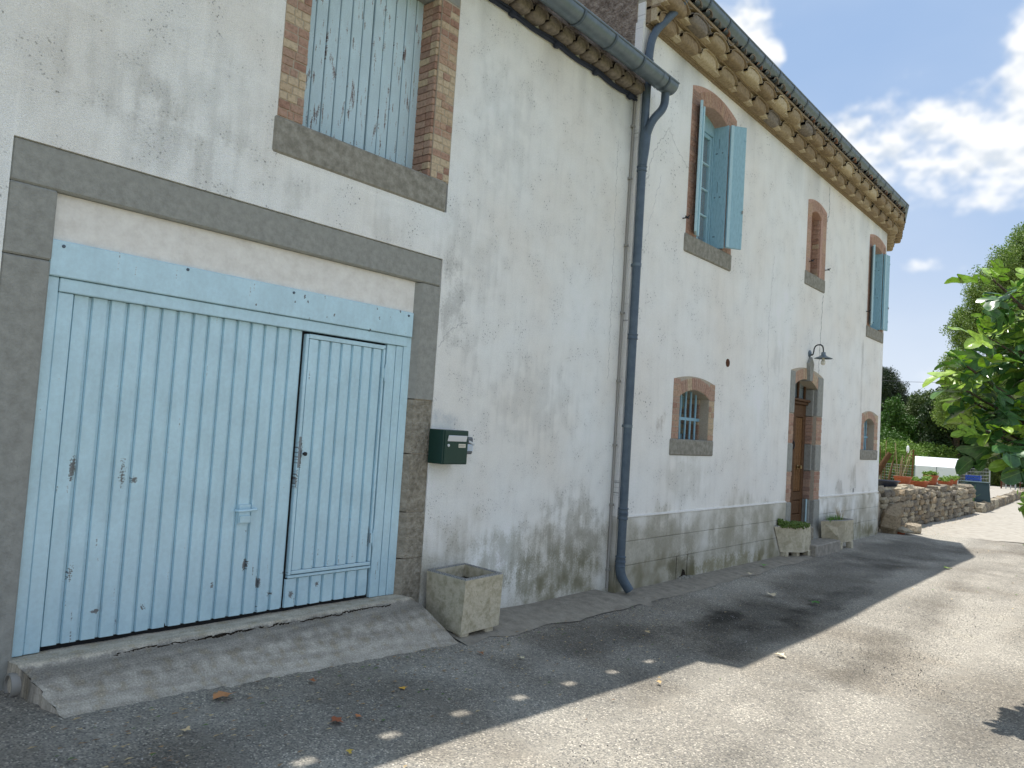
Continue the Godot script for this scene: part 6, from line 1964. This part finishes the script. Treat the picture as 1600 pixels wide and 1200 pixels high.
func fig_tree() -> void:
	var t := thing("fig_tree", "fig tree with big lobed glossy leaves leaning in at right", "tree", Vector3(7.7, 0, 5.0))
	var lobes := [Vector2(0, 0.98), Vector2(-0.36, 0.68), Vector2(0.36, 0.68), Vector2(-0.36, 0.26), Vector2(0.36, 0.26)]
	var half := [Vector2(0.05, -0.02), Vector2(0.17, -0.06), Vector2(0.30, 0.02), Vector2(0.40, 0.16), Vector2(0.40, 0.27), Vector2(0.30, 0.34), Vector2(0.19, 0.37), Vector2(0.29, 0.46), Vector2(0.40, 0.60), Vector2(0.40, 0.72), Vector2(0.31, 0.74), Vector2(0.18, 0.63), Vector2(0.17, 0.72), Vector2(0.19, 0.84), Vector2(0.12, 0.95), Vector2(0.0, 1.0)]
	var mats := []
	for q in [[Color8(80, 116, 60), Color8(160, 182, 114)], [Color8(66, 102, 58), Color8(146, 170, 104)], [Color8(140, 170, 66), Color8(200, 216, 122)]]:
		var m := StandardMaterial3D.new()
		m.albedo_texture = leaf_map(q[0], q[1], lobes)
		m.roughness = 0.30
		m.metallic_specular = 0.5
		m.backlight_enabled = true
		m.backlight = Color(0.80, 1.0, 0.30) * 0.62
		mats.append(m)
	var meshes := []
	for kind in 5:
		var mb := MB.new()
		var droop := 0.10 + 0.11 * kind
		var fold := 0.12 + 0.10 * ((kind * 2) % 5) / 2.0
		var ph := rng.randf() * TAU
		var lift := func(p: Vector2) -> Vector3:
			return Vector3(p.x * (1.0 - 0.10 * fold), p.y - 0.15 * droop * p.y * p.y, absf(p.x) * fold - droop * p.y * p.y + 0.030 * sin(p.x * 9 + ph) * p.y + 0.022 * sin(p.y * 13 + ph))
		for sd in [1.0, -1.0]:
			for k in half.size() - 1:
				var a: Vector2 = half[k] * Vector2(sd, 1)
				var b: Vector2 = half[k + 1] * Vector2(sd, 1)
				var m0 := Vector2(0, clampf(half[k].y * 0.85, 0.02, 1.0))
				var m1 := Vector2(0, clampf(half[k + 1].y * 0.85, 0.02, 1.0))
				if half[k + 1].y < 0.3:
					m0 = Vector2(0, 0.05); m1 = Vector2(0, 0.05)
				var am := (a + m0) / 2
				var bm := (b + m1) / 2
				for q in [[m0, am, bm, m1], [am, a, b, bm]]:
					var p := []
					for i in 4: p.append(lift.call(q[i]))
					if sd > 0:
						mb.quad(p[0], p[1], p[2], p[3])
					else:
						mb.quad(p[3], p[2], p[1], p[0])
		# smooth the shading and lay the veins on
		var sums := {}
		for i in mb.v.size():
			var key := mb.v[i].snapped(Vector3.ONE * 0.001)
			sums[key] = sums.get(key, Vector3.ZERO) + mb.n[i]
		for i in mb.v.size():
			var s: Vector3 = sums[mb.v[i].snapped(Vector3.ONE * 0.001)]
			if s.length() > 0.01: mb.n[i] = s.normalized()
			mb.uv[i] = Vector2(mb.v[i].x + 0.5, clampf(mb.v[i].y, 0.01, 0.99))
		mb.has_uv = true
		mb.tube([Vector3(0, 0.03, 0), Vector3(0, -0.14, -0.02), Vector3(0, -0.30, 0.01)], [0.010, 0.012, 0.016], 5, false)
		meshes.append(mb.done())
	var cam := Vector3(0, 1.68, 4.2)
	var tips := []
	for p in [Vector3(5.82, 2.80, 3.23), Vector3(6.13, 2.72, 3.29), Vector3(5.71, 2.42, 3.19), Vector3(5.60, 2.20, 3.13), Vector3(5.71, 1.97, 3.16), Vector3(5.55, 2.05, 3.12), Vector3(5.82, 2.09, 3.26), Vector3(5.94, 2.36, 3.34), Vector3(5.95, 2.59, 3.45), Vector3(6.15, 2.89, 3.45), Vector3(5.75, 1.96, 3.41), Vector3(5.66, 1.80, 3.30), Vector3(5.46, 1.78, 3.27), Vector3(5.48, 1.66, 3.56), Vector3(5.56, 1.78, 3.53), Vector3(5.96, 2.21, 3.49), Vector3(5.86, 1.99, 3.51), Vector3(6.33, 2.57, 3.24), Vector3(5.62, 1.66, 3.66), Vector3(5.42, 1.60, 3.60)]:
		tips.append(cam + (p - cam) * 1.12 + Vector3(0.02, 0.0, 0.13))
	for p in [Vector3(6.9, 2.4, 3.75), Vector3(6.6, 1.7, 3.85), Vector3(7.2, 3.0, 4.0), Vector3(6.6, 2.9, 4.1), Vector3(7.4, 2.0, 4.3), Vector3(6.9, 3.4, 4.6), Vector3(6.5, 2.2, 4.4), Vector3(7.6, 3.3, 5.0), Vector3(6.95, 2.75, 3.5)]: tips.append(p)
	var mb := MB.new()
	mb.tube([Vector3(7.7, -0.1, 5.0), Vector3(7.66, 0.5, 4.92), Vector3(7.5, 1.1, 4.75)], [0.11, 0.09, 0.075], 10)
	part("trunk", mb, M.bark, t)
	var hubs := [Vector3(7.0, 1.75, 4.1), Vector3(7.15, 2.2, 4.15), Vector3(7.3, 1.5, 4.35)]
	for h in hubs:
		mb = MB.new()
		mb.tube(bend_path([Vector3(7.5, 1.1, 4.75), Vector3(7.5, 1.1, 4.75).lerp(h, 0.5) + Vector3(0, 0.12, 0), h], 0.4), 0.042, 7)
		part("limb", mb, M.bark, t)
	var count := 0
	for i in tips.size():
		var tip: Vector3 = tips[i]
		var hub: Vector3 = hubs[0]
		for h in hubs:
			if h.distance_to(tip) < hub.distance_to(tip): hub = h
		var mid := hub.lerp(tip, 0.55) + Vector3(0, -0.10, 0.03)
		mb = MB.new()
		mb.tube(bend_path([hub, mid, tip + Vector3(0, 0.06, 0)], 0.5), [0.022, 0.020, 0.018, 0.016, 0.014, 0.012, 0.010, 0.008], 6)
		part("branch", mb, M.bark, t)
		var dir := (tip - mid).normalized()
		for k in 8:
			if count >= 296: break
			var a := k * 2.4 + i
			var back := 0.035 * k
			var base := tip + Vector3(0, 0.05, 0) - dir * back
			var out := Vector3(cos(a), 0, sin(a))
			out = (out * (0.75 + 0.04 * k) + dir * (0.5 if k < 4 else 0.1) + Vector3(0, 0.42 - 0.19 * k, 0)).normalized()
			var up := (Vector3(rng.randfn() * 0.22, 1.0, rng.randfn() * 0.22) + out * 0.16 * k).normalized()
			var x := out.cross(up).normalized()
			var z := x.cross(out).normalized()
			if z.y < 0:
				x = -x; z = -z
			var s := rng.randf_range(0.21, 0.34) * (0.62 if k < 2 else 1.0)
			var b := Basis(x, out, z).rotated(out, rng.randf_range(-0.7, 0.7))
			inst("leaf", meshes[rng.randi() % 5], mats[2] if k < 4 and rng.randf() < 0.85 else mats[rng.randi() % 2], t, Transform3D(b.scaled_local(Vector3.ONE * s), base + b.y * s * 0.3))
			count += 1

# ------------------------------------------------------------------ sky
func make_sky() -> PanoramaSkyMaterial:
	var w := 2560
	var h := 1280
	var big := noise(201, 1.0, 3)
	var puff := noise(202, 5.0, 7)
	puff.fractal_gain = 0.55
	var wisp := noise(203, 2.0, 5)
	# cloud banks: azimuth (degrees from straight at the facade, to the right), height, reach, strength
	var banks := [[72.6, 21.4, 1.8, 1.3, 0.34], [75.6, 19.2, 2.6, 1.9, 0.40], [78.9, 21.4, 2.4, 1.5, 0.42], [82.4, 19.2, 3.2, 2.4, 0.40], [79.0, 18.2, 3.0, 1.5, 0.22], [65.6, 28.6, 1.7, 1.8, 0.62], [67.0, 26.2, 1.2, 1.2, 0.55], [83.6, 25.5, 1.5, 3.2, 0.6], [77.2, 12.4, 1.6, 0.8, 0.34], [88, 21, 4, 4, 0.5],
		[73.4, 27.6, 4.6, 3.0, -0.55], [79.6, 26.6, 2.6, 2.2, -0.55], [69.5, 25.0, 2.0, 2.6, -0.45], [79.0, 14.6, 4.2, 0.9, -0.45], [74.0, 13.0, 5.0, 2.0, -0.4], [79, 9, 9, 3, -0.3],
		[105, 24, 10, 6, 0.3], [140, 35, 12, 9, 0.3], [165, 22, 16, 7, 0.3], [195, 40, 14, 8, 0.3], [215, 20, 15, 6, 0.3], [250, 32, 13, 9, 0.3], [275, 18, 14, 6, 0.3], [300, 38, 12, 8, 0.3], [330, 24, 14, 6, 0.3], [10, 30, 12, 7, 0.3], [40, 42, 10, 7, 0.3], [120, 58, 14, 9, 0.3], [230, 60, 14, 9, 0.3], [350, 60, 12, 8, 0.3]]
	var zen := Vector3(0.122, 0.205, 0.355)
	var mids := Vector3(0.195, 0.275, 0.41)
	var hor := Vector3(0.36, 0.405, 0.465)
	var out := PackedFloat32Array()
	out.resize(w * h * 3)
	for j in h:
		var th := PI * (j + 0.5) / h
		var y := cos(th)
		var s := sin(th)
		var el := 90.0 - rad_to_deg(th)
		if y < -0.02:
			for i in w:
				var k := (j * w + i) * 3
				out[k] = 0.20; out[k + 1] = 0.20; out[k + 2] = 0.18
			continue
		var t := clampf(el / 38.0, 0, 1)
		var base := hor.lerp(mids, smooth(0, 0.5, t)).lerp(zen, smooth(0.35, 1.3, t) * 0.9)
		var near := []
		if el < 12.0: near.append([0.0, el, 1000.0, 100.0, -0.02 * (12.0 - el)])
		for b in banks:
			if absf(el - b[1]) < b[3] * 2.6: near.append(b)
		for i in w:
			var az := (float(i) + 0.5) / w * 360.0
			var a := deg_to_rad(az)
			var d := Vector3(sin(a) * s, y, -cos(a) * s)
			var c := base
			var cover := -0.08 + 0.34 * big.get_noise_3dv(d * 1.6)  # base cover raised: unseen clouds added as fill light for the shaded walls
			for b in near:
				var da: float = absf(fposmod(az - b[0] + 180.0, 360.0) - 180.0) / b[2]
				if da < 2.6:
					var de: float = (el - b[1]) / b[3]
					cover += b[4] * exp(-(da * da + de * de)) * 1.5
			var veil := wisp.get_noise_3dv(Vector3(d.x, d.y * 2.2, d.z)) * 0.5 + 0.5
			c = c.lerp(Vector3(0.46, 0.485, 0.515), clampf(veil * veil * 0.42, 0, 0.4))
			if cover > -0.44:
				var pf := puff.get_noise_3dv(Vector3(d.x, d.y * 1.5, d.z) * 2.4)
				var dens := cover + pf * 0.95
				if dens > -0.12:
					var al := smooth(-0.12, 0.62, dens)
					var up := puff.get_noise_3dv(Vector3(d.x, d.y * 1.5 + 0.012, d.z) * 2.4)
					var lit := clampf(0.55 + 2.6 * (pf - up) + 0.5 * veil, 0, 1)
					var cl := Vector3(0.37, 0.40, 0.435).lerp(Vector3(0.545, 0.545, 0.54), lit)
					c = c.lerp(cl, al * 0.93)
			var k := (j * w + i) * 3
			out[k] = c.x; out[k + 1] = c.y; out[k + 2] = c.z
	var im := Image.create_from_data(w, h, false, Image.FORMAT_RGBF, out.to_byte_array())
	var m := PanoramaSkyMaterial.new()
	m.panorama = ImageTexture.create_from_image(im)
	return m

func _ready() -> void:
	rng.seed = 4711
	# camera
	var cam := Camera3D.new()
	cam.name = "camera"
	cam.fov = 53.82
	cam.near = 0.05
	cam.far = 1000.0
	add_child(cam)
	cam.transform = Transform3D(Basis(Vector3(0.6473, 0.0636, 0.7595), Vector3(-0.083, 0.9965, -0.0127), Vector3(-0.7577, -0.0548, 0.6503)).orthonormalized(), Vector3(0, 1.68, 4.2))
	cam.current = true
	# sky, exposure
	var we := WorldEnvironment.new()
	we.name = "world_environment"
	var e := Environment.new()
	e.background_mode = Environment.BG_SKY
	e.sky = Sky.new()
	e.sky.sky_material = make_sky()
	e.background_energy_multiplier = 0.62
	e.tonemap_mode = Environment.TONE_MAPPER_LINEAR
	e.tonemap_exposure = 3.3
	e.sdfgi_enabled = true
	e.ssao_enabled = true
	e.ssil_enabled = true
	we.environment = e
	add_child(we)
	# the noon sun stands behind the roofs
	var sun := DirectionalLight3D.new()
	sun.name = "sun"
	sun.light_energy = 0.60
	sun.light_color = Color(1.0, 0.975, 0.945)
	sun.light_angular_distance = 0.53
	sun.shadow_enabled = true
	add_child(sun)
	sun.look_at_from_position(Vector3.ZERO, -Vector3(0.18, 1.0, -0.227), Vector3.FORWARD)
	make_materials()
	make_brick_meshes()
	grounds()
	garage_house()
	tall_house()
	fittings()
	tubs_and_step()
	background()
	fig_tree()
	litter()
